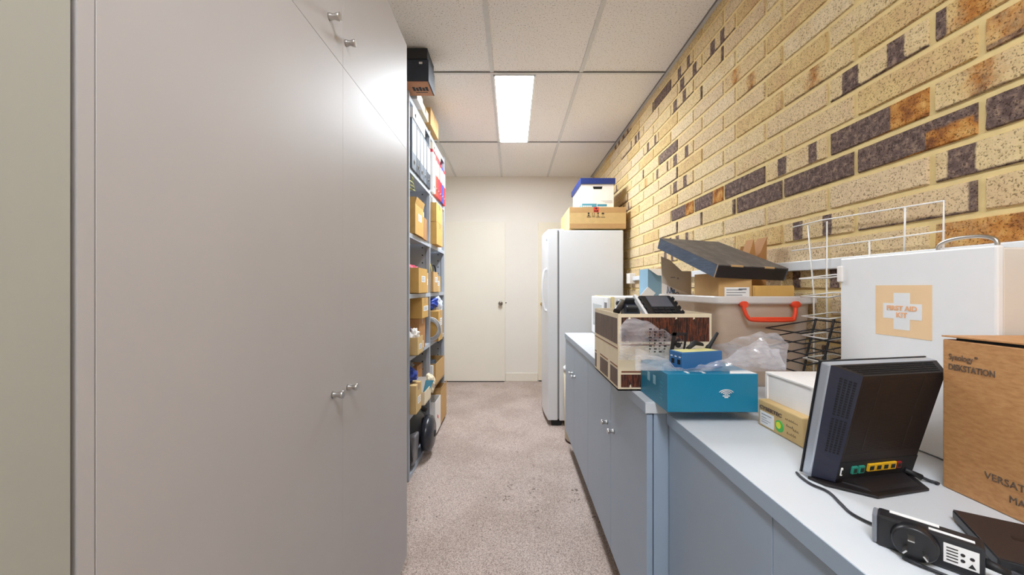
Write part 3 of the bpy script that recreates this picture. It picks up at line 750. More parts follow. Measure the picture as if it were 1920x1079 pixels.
# binders ---------------------------------------------------------------------
def binder(y0, y1, z0, z1, xs, m, ml, label, hole=True, lv=(.34,.92)):
    t = thing('lever_arch_binder', label, 'binder', (xs-.15, (y0+y1)/2, z0), 'lever arch binders on the top shelf')
    obj('cover', MB().box(xs-.29, xs, y0, y1, z0, z1, bev=.003), m, t)
    w = y1-y0; h = z1-z0
    obj('spine_label', MB().box(xs, xs+.001, y0+w*.14, y1-w*.14, z0+h*lv[0], z0+h*lv[1]), ml, t)
    ym = (y0+y1)/2; zm = z0+h*.16
    obj('finger_hole', MB().cyl((xs,ym,zm),(xs+.003,ym,zm),.015,n=18).cyl((xs+.003,ym,zm),(xs+.0034,ym,zm),.010,n=18,mi=1), [M_chrome, M_slot], t)
zb = 1.985+ze
for (a, b, m, ml, lb) in ((2.368,2.478,M_greybind,M_paper,'wide mid grey binder with long white spine label, nearest the cupboards'),
                          (2.484,2.575,M_dkbind,M_whiteshade,'charcoal binder second from the cupboards, pale label'),
                          (2.581,2.675,M_greybind,M_paper,'mid grey binder third from the cupboards, white label'),
                          (2.681,2.770,M_greybind,M_whiteshade,'mid grey binder fourth from the cupboards, pale label'),
                          (2.776,2.900,M_dkbind,M_paper,'charcoal binder against the middle post')):
    binder(a, b, zb, zb+.325, -.637, m, ml, lb)
for (a, b, m, ml, lb) in ((2.957,3.045,M_whitecard,M_peach,'white binder with pink label just past the middle post'),
                          (3.05,3.135,M_orred,M_paper,'orange red binder with white label between white and crimson ones'),
                          (3.14,3.225,M_red,M_peach,'red binder with pinkish label, left of crimson binder'),
                          (3.23,3.315,M_dkred,M_whiteshade,'crimson binder left of the blue binder'),
                          (3.32,3.405,M_bluebind,M_paper,'blue binder between two red ones'),
                          (3.41,3.50,M_red,M_paper,'red binder at the far end, right of the blue binder')):
    binder(a, b, zb, zb+.318, -.628, m, ml, lb, lv=(.52,.9))
def flatfolder(y0, y1, z0, z1, m, label, x=-.632):
    t = thing('document_folder', label, 'folder', (x-.14, (y0+y1)/2, z0), 'folders lying on the binders')
    obj('cover', MB().box(x-.27, x, y0, y1, z0, z1, bev=.003), m, t)
    obj('finger_hole', MB().cyl((x,y0+.06,(z0+z1)/2),(x+.002,y0+.06,(z0+z1)/2),.012,n=16), M_slot, t)
flatfolder(2.372, 2.70, zb+.326, zb+.395, M_paper, 'white folder lying flat across the grey binders')
flatfolder(2.965, 3.27, zb+.3195, zb+.345, M_red, 'red folder lying flat across the red binders')
flatfolder(2.965, 3.29, zb+.346, zb+.40, M_cream, 'cream folder lying flat on the red folder')
mb = MB()
for q in range(3): mb.tube([(-.68-.03*q, 2.37+.03*q, 1.915), (-.66, 2.47+.02*q, 1.92-.02*q), (-.70, 2.60-.02*q, 1.91), (-.74, 2.52, 1.92)], .004, closed=True, smooth=6)
# a cord hangs from the shelf lip under the binders
mb.tube([(-.66,2.44,1.955),(-.655,2.45,1.94),(-.67,2.46,1.93)], .004, smooth=4)
tag(obj('cable_coil', mb, mat('cable_olive',(170,176,110),.5)), 'thin olive cable coil hooked beneath the grey binders', 'cable')

# on top of the shelving
zt = 2.44+.03
t = thing('archive_box', 'black lidded archive box overhanging the top of the shelving', 'box', (-.69, 2.33, zt))
obj('body', MB().box(-.86, -.502, 2.235, 2.41, zt, 2.60, bev=.002), M_blackbox, t)
obj('lid', MB().box(-.865, -.508, 2.228, 2.414, 2.60, 2.664, bev=.003), M_blackm, t)
ub = obj('underside', MB().box(-.855, -.51, 2.24, 2.405, zt-.002, zt), mat('brown_print',(176,124,90),.7,var=.06), t)
mk = MB()
for k in range(5): mk.box(-.62+.02*k, -.604+.02*k, 2.30+.008*(k%2), 2.345, zt-.0028, zt-.002)
mk.box(-.61, -.535, 2.36, 2.367, zt-.0028, zt-.002)
obj('printed_mark', mk, M_inkdark, ub)
obj('handle_tag', MB().box(-.56, -.54, 2.2335, 2.235, 2.572, 2.584), M_whiteshade, t)
carton(-.95, -.625, 2.45, 2.60, zt, 2.545, 'white carton on top of shelving behind black box', M_whitecard, G_SH, tape=False)
carton(-.95, -.63, 2.61, 2.80, zt, 2.535, 'cream carton on top of shelving between white and brown', M_cream, G_SH)
carton(-.95, -.62, 2.83, 3.13, zt, 2.60, 'brown carton at the far end on top of shelving', M_card, G_SH)

# ------------------------------------------------------------------ fridge
def fridge():
    t = thing('fridge', 'tall white single door fridge at the end of the aisle', 'fridge', (.65, 3.62, 0))
    obj('body', MB().box(.418, .985, 3.28, 3.95, .045, 1.732, bev=.008), M_fridge, t)
    obj('gasket', MB().box(.404, .4182, 3.287, 3.945, .06, 1.722), mat('gasket_grey',(120,122,126),.6), t)
    # door bulges slightly outward
    poly = []
    for k in range(13):
        y = 3.28 + .67*k/12; poly.append((.318 - .022*math.sin(PI*k/12), y, .05))
    poly += [(.404, 3.95, .05), (.404, 3.28, .05)]
    d = obj('door', MB().prism(poly, (0,0,1.688), bev=.006), M_fridge, t)
    h = MB().tube([(.32,3.345,1.01),(.288,3.345,1.04),(.274,3.345,1.20),(.288,3.345,1.36),(.32,3.345,1.395)], .012, n=12, smooth=8)
    obj('handle', h, M_white, d)
    obj('badge', MB().cyl((.3125,3.335,1.655),(.309,3.335,1.655),.012,n=16), M_silver, d)
    obj('hinge_cover', MB().box(.36, .46, 3.30, 3.36, 1.732, 1.745, bev=.004), M_whitecard, t)
    for (x, y) in ((.40,3.32),(.93,3.32),(.40,3.9),(.93,3.9)): obj('foot', MB().box(x-.05, x+.04, y-.03, y+.03, 0, .046, bev=.006), M_dark, t)
fridge()
t = thing('carton', 'brown carton with black shipping symbols on top of the fridge', 'box', (.75, 3.55, 1.746))
x0, x1, y0, y1, z0, z1 = .507, 1.01, 3.285, 3.85, 1.746, 1.938
obj('body', MB().box(x0, x1, y0, y1, z0, z1, bev=.003), M_card_l, t)
obj('tape', MB().box(x0+.004, x1-.004, y0-.0008, y0+.001, z0+.002, z0+.045).box(x0+.004, x1-.004, y0-.0008, y0+.001, z1-.05, z1-.002), mat('carton_tape_band',(190,152,104),.45,var=.04), t)
obj('fragile_sticker', MB().box(.722, .768, y0-.0016, y0-.0007, 1.892, 1.938).box(.728,.742,y0-.002,y0-.0015,1.897,1.908,mi=1).box(.745,.763,y0-.002,y0-.0015,1.897,1.908,mi=1).cyl((.745,y0-.0015,1.925),(.745,y0-.002,1.925),.009,n=12,mi=1), [M_redsticker, M_inkdark], t)
mk = MB(); yk = y0-.001
def mark(a, b, c, d): mk.box(a, b, yk-.0006, yk+.0006, c, d)
for k in range(4):
    a = .662 + .042*k
    mark(a, a+.036, 1.846, 1.850) if k != 1 else mark(a+.002, a+.03, 1.847, 1.849)
    if k in (0,):
        mk.cyl((a+.016,yk,1.882),(a+.016,yk-.0006,1.882),.008,n=10); mk.cyl((a+.016,yk,1.866),(a+.016,yk-.0006,1.866),.006,n=10)
        mark(a+.002,a+.032,1.857,1.860)
    if k == 1:
        for q in (.006,.022): mark(a+q, a+q+.003, 1.864, 1.888)
        mark(a+.003,a+.030,1.857,1.860)
    if k == 2: mk.prism([(a+.006,yk,1.888),(a+.026,yk,1.888),(a+.016,yk,1.872)], (0,-.0006,0)); mark(a+.0145,a+.0175,1.860,1.874); mark(a+.009,a+.023,1.857,1.860)
    if k == 3: mk.prism([(a+.002,yk,1.876),(a+.008,yk,1.885),(a+.016,yk,1.888),(a+.024,yk,1.885),(a+.030,yk,1.876)], (0,-.0006,0)); mark(a+.015,a+.017,1.860,1.878)
obj('shipping_symbol', mk, M_inkdark, t)
t = thing('archive_box', 'white archive box with navy lid, topmost on the fridge', 'box', (.77, 3.65, 1.9385))
x0, x1, y0, y1, z0, z1 = .632, .925, 3.375, 3.86, 1.9385, 2.195
obj('body', MB().box(x0, x1, y0, y1, z0, z1, bev=.002), M_whitecard, t)
obj('lid', MB().box(x0-.014, x1+.012, y0-.014, y1+.012, 2.165, 2.218, bev=.003), M_lidblue, t)
obj('hand_hole', MB().prism([(.735,y0-.0012,2.144),(.822,y0-.0012,2.144),(.816,y0-.0012,2.120),(.741,y0-.0012,2.120)], (0,.002,0)), M_slot, t)
obj('print_band', MB().box(x0+.004, .770, y0-.001, y0+.001, 1.955, 1.988).box(.775, .862, y0-.001, y0+.001, 1.962, 1.984).box(x0-.001, x0+.001, y0+.004, y0+.16, 1.955, 1.985), M_bandblue, t)
ln = MB()
for k in range(3): ln.box(.805+.02*k, .912, y0-.001, y0+.001, 2.012-.009*k, 2.0145-.009*k)
obj('print_line', ln, M_inklight, t)
st = MB()
for k in range(5): st.box(x0+.012+.017*k, x0+.024+.017*k, y0-.0016, y0-.0009, 1.960+.001*(k%2), 1.970)
obj('print_stroke', st, M_paper, t)

# bin between fridge and bench
t = thing('pedal_bin', 'beige round bin in the gap between fridge and bench', 'bin', (.543, 2.975, 0))
obj('body', MB().loft([((.543,2.975,.012),.112),((.543,2.975,.02),.118),((.543,2.975,.56),.128)], 36), M_beigebin, t)
obj('lid', MB().loft([((.543,2.975,.5605),.131),((.543,2.975,.585),.131),((.543,2.975,.60),.11),((.543,2.975,.606),.04)], 36), M_white, t)
obj('foot_ring', MB().loft([((.543,2.975,0),.117),((.543,2.975,.0118),.117)], 36), mat('foot_brown',(80,50,44),.6), t)

# ------------------------------------------------------------------ microwave and things on it
t = thing('microwave_oven', 'white microwave oven beside the fridge, behind patterned box', 'microwave', (.75, 2.57, .881))
x0, x1, y0, y1, z0, z1 = .60, .93, 2.335, 2.80, .893, 1.164
obj('body', MB().box(x0+.03, x1, y0, y1, z0, z1, bev=.006), M_white, t)
obj('front_bezel', MB().box(x0+.022, x0+.045, y0-.003, y1+.002, z0-.002, z1+.002, bev=.003), M_cream_mw, t)
d = obj('door', MB().box(x0, x0+.0215, y0+.10, y1, z0+.002, z1-.002, bev=.006), M_white, t)
obj('window', MB().box(x0-.001, x0+.004, y0+.15, y1-.05, z0+.06, z1-.055, bev=.002), M_glassdk, d)
p = obj('control_panel', MB().box(x0+.002, x0+.0215, y0, y0+.098, z0+.002, z1-.002, bev=.005), M_white, t)
obj('display', MB().box(x0+.0005, x0+.004, y0+.02, y0+.08, z1-.075, z1-.035), M_winfr, p)
for (x, y) in ((x0+.06,y0+.04),(x1-.04,y0+.04),(x0+.06,y1-.04),(x1-.04,y1-.04)): obj('foot', MB().cyl((x,y,.8811),(x,y,.894),.014,n=14), M_blackm, t)

t = thing('cardboard_box', 'light blue open box with kraft inside on top of microwave', 'box', (.87, 2.43, 1.166))
x0, x1, y0, y1, z0, z1 = .868, .955, 2.37, 2.53, 1.1665, 1.345
b = MB(); w = .003
b.box(x0,x1,y0,y1,z0,z0+w).box(x0,x0+w,y0,y1,z0,z1).box(x1-w,x1,y0,y1,z0,z1).box(x0+w,x1-w,y0,y0+w,z0,z1,mi=0).box(x0+w,x1-w,y1-w,y1,z0,z1)
obj('body', b, M_skyblue, t)
obj('flap', MB().prism([(x0,y0-.001,z1),(x1,y0-.001,z1),(x1+.03,y0-.07,z1-.05),(x0+.035,y0-.07,z1-.045)], (0,-.003,0)), M_offwhite, t)
obj('flap', MB().prism([(x1,y0,z1),(x1,y1,z1),(x1+.06,y1,z1+.02),(x1+.06,y0,z1+.02)], (0,0,.003)), M_card_in, t)
o = obj('paper_sheet', MB().prism([(.80,2.325,1.17),(.88,2.328,1.165),(.905,2.34,1.19),(.86,2.35,1.23)], (0,.004,.001)), M_paper)
tag(o, 'white folded paper leaning on microwave before light blue box', 'paper')

# ------------------------------------------------------------------ patterned cardboard box with phones
x0, x1, y0, y1, z0, z1 = .353, .664, 1.235, 1.582, .8815, 1.137
t = thing('patterned_box', 'open cream box with dark wood print overhanging bench edge', 'box', ((x0+x1)/2, (y0+y1)/2, z0))
b = MB(); w = .005
b.box(x0,x1,y0,y1,z0,z0+w).box(x0,x0+w,y0,y1,z0,z1).box(x1-w,x1,y0,y1,z0,z1).box(x0+w,x1-w,y0,y0+w,z0,z1).box(x0+w,x1-w,y1-w,y1,z0,z1)
H = z1-z0; e = .0008; W = x1-x0; Dp = y1-y0
def nf(u0,u1,v0,v1,mi): b.box(x0+W*u0, x0+W*u1, y0-e, y0+.001, z1-H*v1, z1-H*v0, mi=mi)
def lf(u0,u1,v0,v1,mi): b.box(x0-e, x0+.001, y1-Dp*u1, y1-Dp*u0, z1-H*v1, z1-H*v0, mi=mi)
nf(.035,.975,.045,.36,1); nf(.04,.55,.395,.412,3); nf(.035,.97,.745,.765,3); nf(.03,.99,.79,.955,1)
lf(.02,.97,.06,.40,2); lf(.02,.98,.445,.457,3)
for (a, c) in ((.02,.1),(.28,.62),(.72,.98)): lf(a, c, .73, .95, 2); lf(a, c, .685, .70, 3)
obj('body', b, [M_cream, M_wood, M_woodside, M_line], t)
obj('inner_tray', MB().box(x0+.006, x1-.006, y0+.006, y1-.006, z0+.16, z0+.166), M_card_in, t)
# torn bits of the wood print
tn = MB()
for k, (u, v, s) in enumerate(((.30,.80,.030),(.34,.90,.022),(.12,.05,.012),(.62,.05,.010),(.81,.05,.010),(.13,.95,.012))):
    cx, cz = x0+W*u, z1-H*v
    tn.prism([(cx-s*.3,y0-e-.0004,cz-s*.6),(cx+s*.35,y0-e-.0004,cz-s*.3),(cx+s*.15,y0-e-.0004,cz+s*.7),(cx-s*.2,y0-e-.0004,cz+s*.4)], (0,.0006,0))
obj('torn_patch', tn, M_cream, t)

def desk_phone():
    c = (.54, 1.36, z0+.167)
    t = thing('desk_phone', 'black desk phone with grey screen lying in patterned box', 'phone', c)
    Mx = Matrix.Translation(Vector((.54,1.30,1.105))) @ Matrix.Rotation(math.radians(8),4,'Z') @ Matrix.Rotation(math.radians(36),4,'X')
    b = MB(Mx); b.box(-.062,.068,0,.125,0,.024,bev=.008)
    for k in range(4): b.box(-.067,-.06,.02+.026*k,.034+.026*k,.008,.026,bev=.002); b.box(.066,.073,.02+.026*k,.034+.026*k,.008,.026,bev=.002)
    obj('body', b, M_black, t)
    obj('screen', MB(Mx).box(-.038,.046,.052,.112,.0235,.027,bev=.001), M_screen, t)
    k = MB(Mx)
    for i in range(4):
        for j in range(3): k.box(-.04+.022*i,-.024+.022*i,.004+.015*j,.014+.015*j,.0235,.028,bev=.001)
    obj('keypad', k, M_blackm, t)
    obj('stand', MB(Mx).hexa([(-.05,.03,-.002),(.055,.03,-.002),(.055,.11,-.002),(-.05,.11,-.002),(-.05,.03,-.025),(.055,.03,-.025),(.055,.06,-.045),(-.05,.06,-.045)]), M_blackm, t)
    obj('white_side_trim', MB(Mx).box(-.076,-.066,.0,.13,.005,.022), M_white, t)
desk_phone()
t = thing('desk_phone', 'black phone base and handset, left of phone with screen', 'phone', (.42,1.33,z0+.167))
Mx = Matrix.Translation(Vector((.415,1.33,1.105))) @ Matrix.Rotation(math.radians(-12),4,'Z') @ Matrix.Rotation(math.radians(14),4,'X')
obj('body', MB(Mx).hexa([(-.02,-.02,-.035),(.045,-.03,-.035),(.05,.10,-.035),(-.02,.10,-.035),(-.012,-.015,.03),(.04,-.02,.03),(.045,.10,.052),(-.015,.095,.048)], bev=.006), M_blackbox, t)
obj('handset', MB().tube([(.366,1.30,1.140),(.378,1.32,1.150),(.40,1.36,1.160),(.415,1.40,1.168)], .012, n=12, smooth=5).blob((.415,1.41,1.165),.02,.022,.016,.02,2,3), M_black, t)
obj('cradle', MB(Mx).box(-.005,.035,.0,.025,.03,.052,bev=.004), M_blackm, t)
obj('cradle', MB(Mx).box(-.005,.035,.065,.085,.044,.064,bev=.004), M_blackm, t)

# ------------------------------------------------------------------ teal box
x0, x1, y0, y1, z0, z1 = .427, .677, 1.021, 1.231, .8815, .987
t = thing('teal_box', 'flat teal box with white wave logo at bench step', 'box', ((x0+x1)/2,(y0+y1)/2,z0))
obj('body', MB().box(x0,x1,y0,y1,z0,z1,bev=.0015), M_teal, t)
lg = MB(); cx, cz = .589, .934
for k, (r, hw) in enumerate(((.022,.9),(.0165,.9),(.011,.9),(.0055,.9))):
    for sgn in (1,):
        P = [(cx+r*1.05*math.sin(a), y0-.0012, cz-.006+ r*.72*math.cos(a)) for a in [(-1.0+2.0*i/10) for i in range(11)]]
        lg.tube(P, .0011, n=6)
for k, r in enumerate((.012,.006)): lg.box(cx-r*.8, cx+r*.8, y0-.0016, y0-.0002, cz-.0085-.0042*k, cz-.0063-.0042*k)
obj('logo', lg, M_paper, t)
for (a) in (.30,.52):
    ya = y1-(y1-y0)*a
    obj('printed_panel', MB().box(x0-.0008,x0+.0005,ya-.018,ya,.936,.962), mat('pale_teal_print',(140,186,204),.5), t)
fp = MB()
for k in range(5): fp.box(x0-.0007,x0+.0005,y0+.03,y0+.05,.905+.011*k,.911+.011*k)
obj('faint_print', fp, M_teal_l, t)
obj('torn_corner', MB().prism([(.600,y0+.002,z1+.0002),(.675,y0+.002,z1+.0002),(.672,y0+.04,z1+.0002),(.62,y0+.035,z1+.0002)], (0,0,.0008)), M_paper, t)
for k in range(2): obj('tape_strip', MB().box(.485+.045*k,.493+.045*k,y0+.008,y0+.03,z1,z1+.0008), M_paper, t)

# device in bag
t = thing('network_device', 'small blue device with antenna and yellow label on teal box', 'network device', (.55,1.09,.9875))
Mx = Matrix.Translation(Vector((.487,1.062,.9878))) @ Matrix.Rotation(math.radians(14),4,'Z')
obj('body', MB(Mx).box(0,.138,0,.058,0,.050,bev=.0025), M_blue, t)
obj('top_label', MB(Mx).box(.006,.128,.006,.052,.050,.0507), M_yg, t)
pt = MB(Mx)
for (a, c) in ((.008,.020),(.034,.046)): pt.box(-.0008,.001,a,c,.014,.028)
obj('port', pt, M_slot, t)
pt = MB(Mx)
for k in range(3): pt.box(-.0008,.001,.006+.018*k,.014+.018*k,.034,.037)
obj('port_text', pt, M_paper, t)
an = Mx @ Vector((.128,.05,.045)); 
ao = obj('antenna', MB().loft([(an,.0075),(an+Vector((.006,.0,.011)),.0075),(an+Vector((.010,0,.016)),.0055),(an+Vector((.032,0,.052)),.0045),(an+Vector((.033,0,.054)),.003)], 14), M_blackm, t)
obj('antenna', MB().loft([(Mx@Vector((.06,.053,.05)),.006),(Mx@Vector((.09,.056,.068)),.0085),(Mx@Vector((.115,.053,.062)),.0055)], 12), M_blackm, t)

# clear bag: back sheet stands behind the device, front sheet folds low before it
from mathutils import noise as NZ
def interp(tab, x):
    for (a, ya), (b, yb) in zip(tab, tab[1:]):
        if x <= b: 
            k = (x-a)/(b-a); k = max(0,min(1,k)); k = k*k*(3-2*k); return ya+(yb-ya)*k
    return tab[-1][1]
def bag():
    t = thing('plastic_bag', 'crumpled clear plastic bag around blue device on teal box', 'bag', (.56,1.12,.988))
    topb = [(.345,1.10),(.375,1.128),(.43,1.118),(.48,1.092),(.53,1.066),(.58,1.035),(.60,1.024),(.64,1.050),(.69,1.078),(.735,1.096),(.752,1.07)]
    topf = [(.345,1.055),(.36,1.05),(.40,1.032),(.44,1.022),(.465,.998),(.50,.994),(.54,1.006),(.60,1.020),(.66,1.056),(.715,1.084),(.735,1.05)]
    def fold(x, z, k):
        # long sharp creases fanning out plus a few flat facets
        q = 0
        for (ax, az, f, am, ph) in ((.9,.45,30,.011,.3),(.35,.95,38,.008,1.1),(-.6,.8,46,.006,2.3)):
            w = (x*ax + z*az)*f + ph + k + 1.3*NZ.noise(Vector((x*7, z*7, k)))
            q += am*(1-abs(2*(w/PI - math.floor(w/PI + .5)))*1.0)
        return q - .012
    def back(u, v):
        x = .345 + (.775-.345)*u; zt = interp(topb, x - (.02 if u > .9 else 0)*v); z = .990 + (zt-.990)*v
        y = 1.205 if x < .6 else 1.205 - (x-.6)*.9
        y += fold(x, z, 0) - .012*v
        return (x, min(y, 1.2285) if z < 1.14 else y, z + .003*NZ.noise(Vector((x*60, z*30, 4)))*v)
    def front(u, v):
        x = .350 + (.760-.350)*u; zt = interp(topf, x); z = .9888 + (zt-.9888)*v
        y = 1.040 if x > .45 else 1.040 + (.45-x)*.9
        y += fold(x, z, 2.2) + .02*v - .010*math.sin(v*PI)
        return (x, min(y, 1.055), z + .003*NZ.noise(Vector((x*70, 3, 2)))*v)
    b = MB(); b.sheet(back, 70, 18, smooth=False); b.sheet(front, 70, 12, smooth=False)
    bmesh.ops.triangulate(b.bm, faces=list(b.bm.faces))
    obj('film', b, M_bag, t)
    # black warning print on the back film
    pr = MB(); 
    def pt(x, z): return (x, 1.176 + (.015 if x < .5 else .0), z)
    def rect(xa, xb, za, zb, mi=0): pr.prism([pt(xa,za), pt(xb,za), pt(xb+.004,zb), pt(xa+.004,zb)], (0,.0008,0), mi=mi)
    y = 1.178
    # frame of the pictogram
    def bx(xa,xb,za,zb): pr.prism([(xa,y,za),(xb,y,za),(xb+.012*(zb-1.0)/.06*.6,y,zb),(xa+.012*(zb-1.0)/.06*.6,y,zb)], (0,.0008,0))
    bx(.500,.513,1.02,1.082); bx(.541,.548,1.02,1.076); bx(.500,.552,1.072,1.082); bx(.500,.546,1.018,1.024); bx(.513,.520,1.04,1.058)
    pr.cyl((.529,y,1.058),(.529,y+.0008,1.058),.006,n=12); pr.cyl((.528,y,1.042),(.528,y+.0008,1.042),.009,n=12)
    pr.cyl((.538,y,1.048),(.538,y+.0008,1.048),.003,n=8)
    for k in range(4):
        for q in range(9):
            pr.box(.437+.0155*k, .4385+.0155*k+.0035*((q*7+k)%3), y+.004, y+.0048, 1.018+.009*q, 1.0225+.009*q)
    bx(.560,.5625,1.02,1.055)
    obj('printing', pr, mat('bag_print',(40,36,38),.5), t)
bag()

# ------------------------------------------------------------------ plastic tub and what is in it
TX0, TX1, TY0, TY1, TZ0, TZ1 = .692, 1.046, 1.253, 1.775, .8815, 1.195
def tub():
    t = thing('storage_tub', 'clear plastic storage tub with orange red handle full of boxes', 'tub', ((TX0+TX1)/2,(TY0+TY1)/2,TZ0))
    i = .016; j = .032; w = .003
    def ring(x0,x1,y0,y1,z,r=.03,n=6):
        pts = []
        for (cx, cy, a0) in ((x1-r,y0+r,-PI/2),(x1-r,y1-r,0),(x0+r,y1-r,PI/2),(x0+r,y0+r,PI)):
            for k in range(n+1):
                a = a0 + PI/2*k/n; pts.append((cx+r*math.cos(a), cy+r*math.sin(a), z))
        return pts
    b = MB()
    def skin(rs, mi=0):
        vs = [[b._v(p) for p in r] for r in rs]; n = len(vs[0])
        for a, c in zip(vs, vs[1:]):
            for k in range(n): f = b.bm.faces.new((a[k], a[(k+1)%n], c[(k+1)%n], c[k])); f.smooth = True; f.material_index = mi
        return vs
    o = skin([ring(TX0+j,TX1-j,TY0+j,TY1-j,TZ0), ring(TX0+j-.004,TX1-j+.004,TY0+j-.004,TY1-j+.004,TZ0+.006), ring(TX0+i,TX1-i,TY0+i,TY1-i,TZ1-.024)])
    b.bm.faces.new(o[0])
    obj('body', b, M_tub, t)
    b = MB()
    rs = [ring(TX0+i-.001,TX1-i+.001,TY0+i-.001,TY1-i+.001,TZ1-.026), ring(TX0+.003,TX1-.003,TY0+.003,TY1-.003,TZ1-.026), ring(TX0,TX1,TY0,TY1,TZ1-.022), ring(TX0,TX1,TY0,TY1,TZ1-.004), ring(TX0+.003,TX1-.003,TY0+.003,TY1-.003,TZ1), ring(TX0+i+.004,TX1-i-.004,TY0+i+.004,TY1-i-.004,TZ1), ring(TX0+i+.004,TX1-i-.004,TY0+i+.004,TY1-i-.004,TZ1-.026)]
    vs = [[b._v(p) for p in r] for r in rs]; n = len(vs[0])
    for a, c in zip(vs, vs[1:]):
        for k in range(n): b.bm.faces.new((a[k], a[(k+1)%n], c[(k+1)%n], c[k]))
    for k in range(n): b.bm.faces.new((vs[-1][k], vs[-1][(k+1)%n], vs[0][(k+1)%n], vs[0][k]))
    obj('rim', b, M_rim, t)
    h = MB(); y = TY0-.008
    h.tube([(.779,y+.014,1.168),(.779,y+.004,1.166),(.779,y,1.150),(.789,y-.002,1.126),(.806,y-.003,1.116),(.87,y-.003,1.114),(.935,y-.003,1.116),(.945,y-.002,1.126),(.951,y,1.150),(.953,y+.004,1.166),(.953,y+.014,1.168)], .0062, n=12, smooth=5)
    h.cyl((.779,y+.016,1.168),(.779,y-.006,1.168),.011,n=18); h.cyl((.953,y+.016,1.168),(.953,y-.006,1.168),.011,n=18)
    h.box(.80,.94,y-.008,y+.001,1.112,1.126,bev=.003)
    obj('handle', h, M_orange, t)
    obj('hand_grip', MB().loft([((.868,TY0+.0085,1.140),.001),((.868,TY0+.0084,1.140),.001)], 8), M_rim, t) if False else None
tub()
zin = TZ0+.006
def incarton(x0,x1,y0,y1,z1,label,m,z0=zin):
    t = thing('cardboard_box', label, 'box', ((x0+x1)/2,(y0+y1)/2,z0), 'boxes standing in the tub')
    obj('body', MB().box(x0,x1,y0,y1,z0,z1,bev=.002), m, t); return t
t = incarton(.722,.838,1.296,1.47,1.276,'tall brown box in tub with white shipping label', M_card)
lb = MB().box(.742,.828,1.2945,1.2965,1.178,1.226)
for k in range(4): lb.box(.748,.815-.012*(k%2),1.294,1.2946,1.188+.009*k,1.191+.009*k,mi=1)
lb.box(.790,.818,1.294,1.2946,1.216,1.222,mi=1)
obj('paper_label', lb, [M_paper, M_inklight], t)
t = incarton(.842,.985,1.296,1.47,1.232,'shorter plain brown box in tub, right of labelled one', M_card_y)
obj('flap', MB().box(.846,.983,1.293,1.2955,1.06,1.228), M_card_y, t)
t = incarton(.728,.815,1.685,1.745,1.30,'pale grey box in tub with blue marker writing and raised flap', M_offwhite)
yk = 1.674
obj('flap', MB().prism([(.672,yk,1.366),(.712,yk,1.349),(.792,yk,1.276),(.803,yk,1.1965),(.678,yk,1.1965)], (0,.003,0)), M_offwhite, t)
obj('lower_flap', MB().prism([(.676,yk-.003,1.245),(.795,yk-.003,1.1965),(.678,yk-.003,1.1965)], (0,.002,0)), M_whitecard, t)
ym = yk-.0035
obj('marker_writing', MB().tube([(.698,ym,1.199),(.700,ym,1.232),(.708,ym,1.200),(.714,ym,1.200),(.715,ym,1.226)], .0022, n=6).tube([(.719,ym,1.222),(.722,ym,1.203),(.728,ym,1.201),(.731,ym,1.214),(.724,ym,1.211),(.735,ym,1.199),(.744,ym,1.204),(.750,ym,1.198)], .002, n=6, smooth=4), M_bluemark, t)
obj('printed_mark', MB().box(.715,.736,yk-.0008,yk,1.268,1.273).box(.744,.752,yk-.0008,yk,1.262,1.27), M_inklight, t)
t = thing('cardboard_box', 'brown box with open pointed flaps behind black lid', 'box', (.985,1.50,zin), 'boxes standing in the tub')
x0,x1,y0,y1 = .945,1.022,1.49,1.58
obj('body', MB().box(x0,x1,y0,y1,zin,1.335,bev=.002), M_kraftbag, t)
obj('flap', MB().prism([(x0,y0,1.335),(x0+.018,y0-.012,1.418),(x0+.035,y0,1.335)], (0,.05,0)), M_kraftbag, t)
obj('flap', MB().prism([(x0+.04,y0,1.335),(x1-.008,y0-.014,1.426),(x1,y0,1.335)], (0,.06,0)), M_card_d, t)
obj('flap', MB().prism([(x0+.006,y1-.004,1.335),(x0+.03,y1,1.40),(x1-.03,y1,1.40),(x1-.006,y1-.004,1.335)], (0,.003,0)), M_card_in, t)

# black lid leaning on the boxes
def lid():
    P = Vector((.692,1.247,1.302)); P2 = Vector((.970,1.300,1.292)); P3 = Vector((.622,1.575,1.436))
    u = (P2-P).normalized(); v = (P3-P); v = (v - u*v.dot(u)*.55)
    Lu, Lv = (P2-P).length, v.length; v.normalize(); n = u.cross(v).normalized()
    R = Matrix(((u.x,v.x,n.x,P.x),(u.y,v.y,n.y,P.y),(u.z,v.z,n.z,P.z),(0,0,0,1)))
    h = .046; w = .004
    t = thing('box_lid', 'black scuffed cardboard lid tilted across the tub boxes', 'lid', tuple(P - n*h))
    obj('top', MB(R).box(0,Lu,0,Lv,-w,0,bev=.0015), M_lidtop, t)
    obj('left_side', MB(R).box(0,w,0,Lv,-h,-w), M_lidside, t)
    obj('right_side', MB(R).box(Lu-w,Lu,0,Lv,-h,-w), M_lidside, t)
    obj('front_side', MB(R).box(w,Lu-w,0,w,-h,-w), M_lidfront, t)
    obj('rear_side', MB(R).box(w,Lu-w,Lv-w,Lv,-h,-w), M_lidfront, t)
    wr = MB(R)
    wr.box(.052,.100,-.0004,.006,-.005,.0003).box(.185,.225,-.0004,.006,-.005,.0003).box(-.0004,.0012,-.0004,.0012,-h,.0003)
    obj('worn_edge', wr, mat('worn_card',(206,170,120),.8), t)
lid()

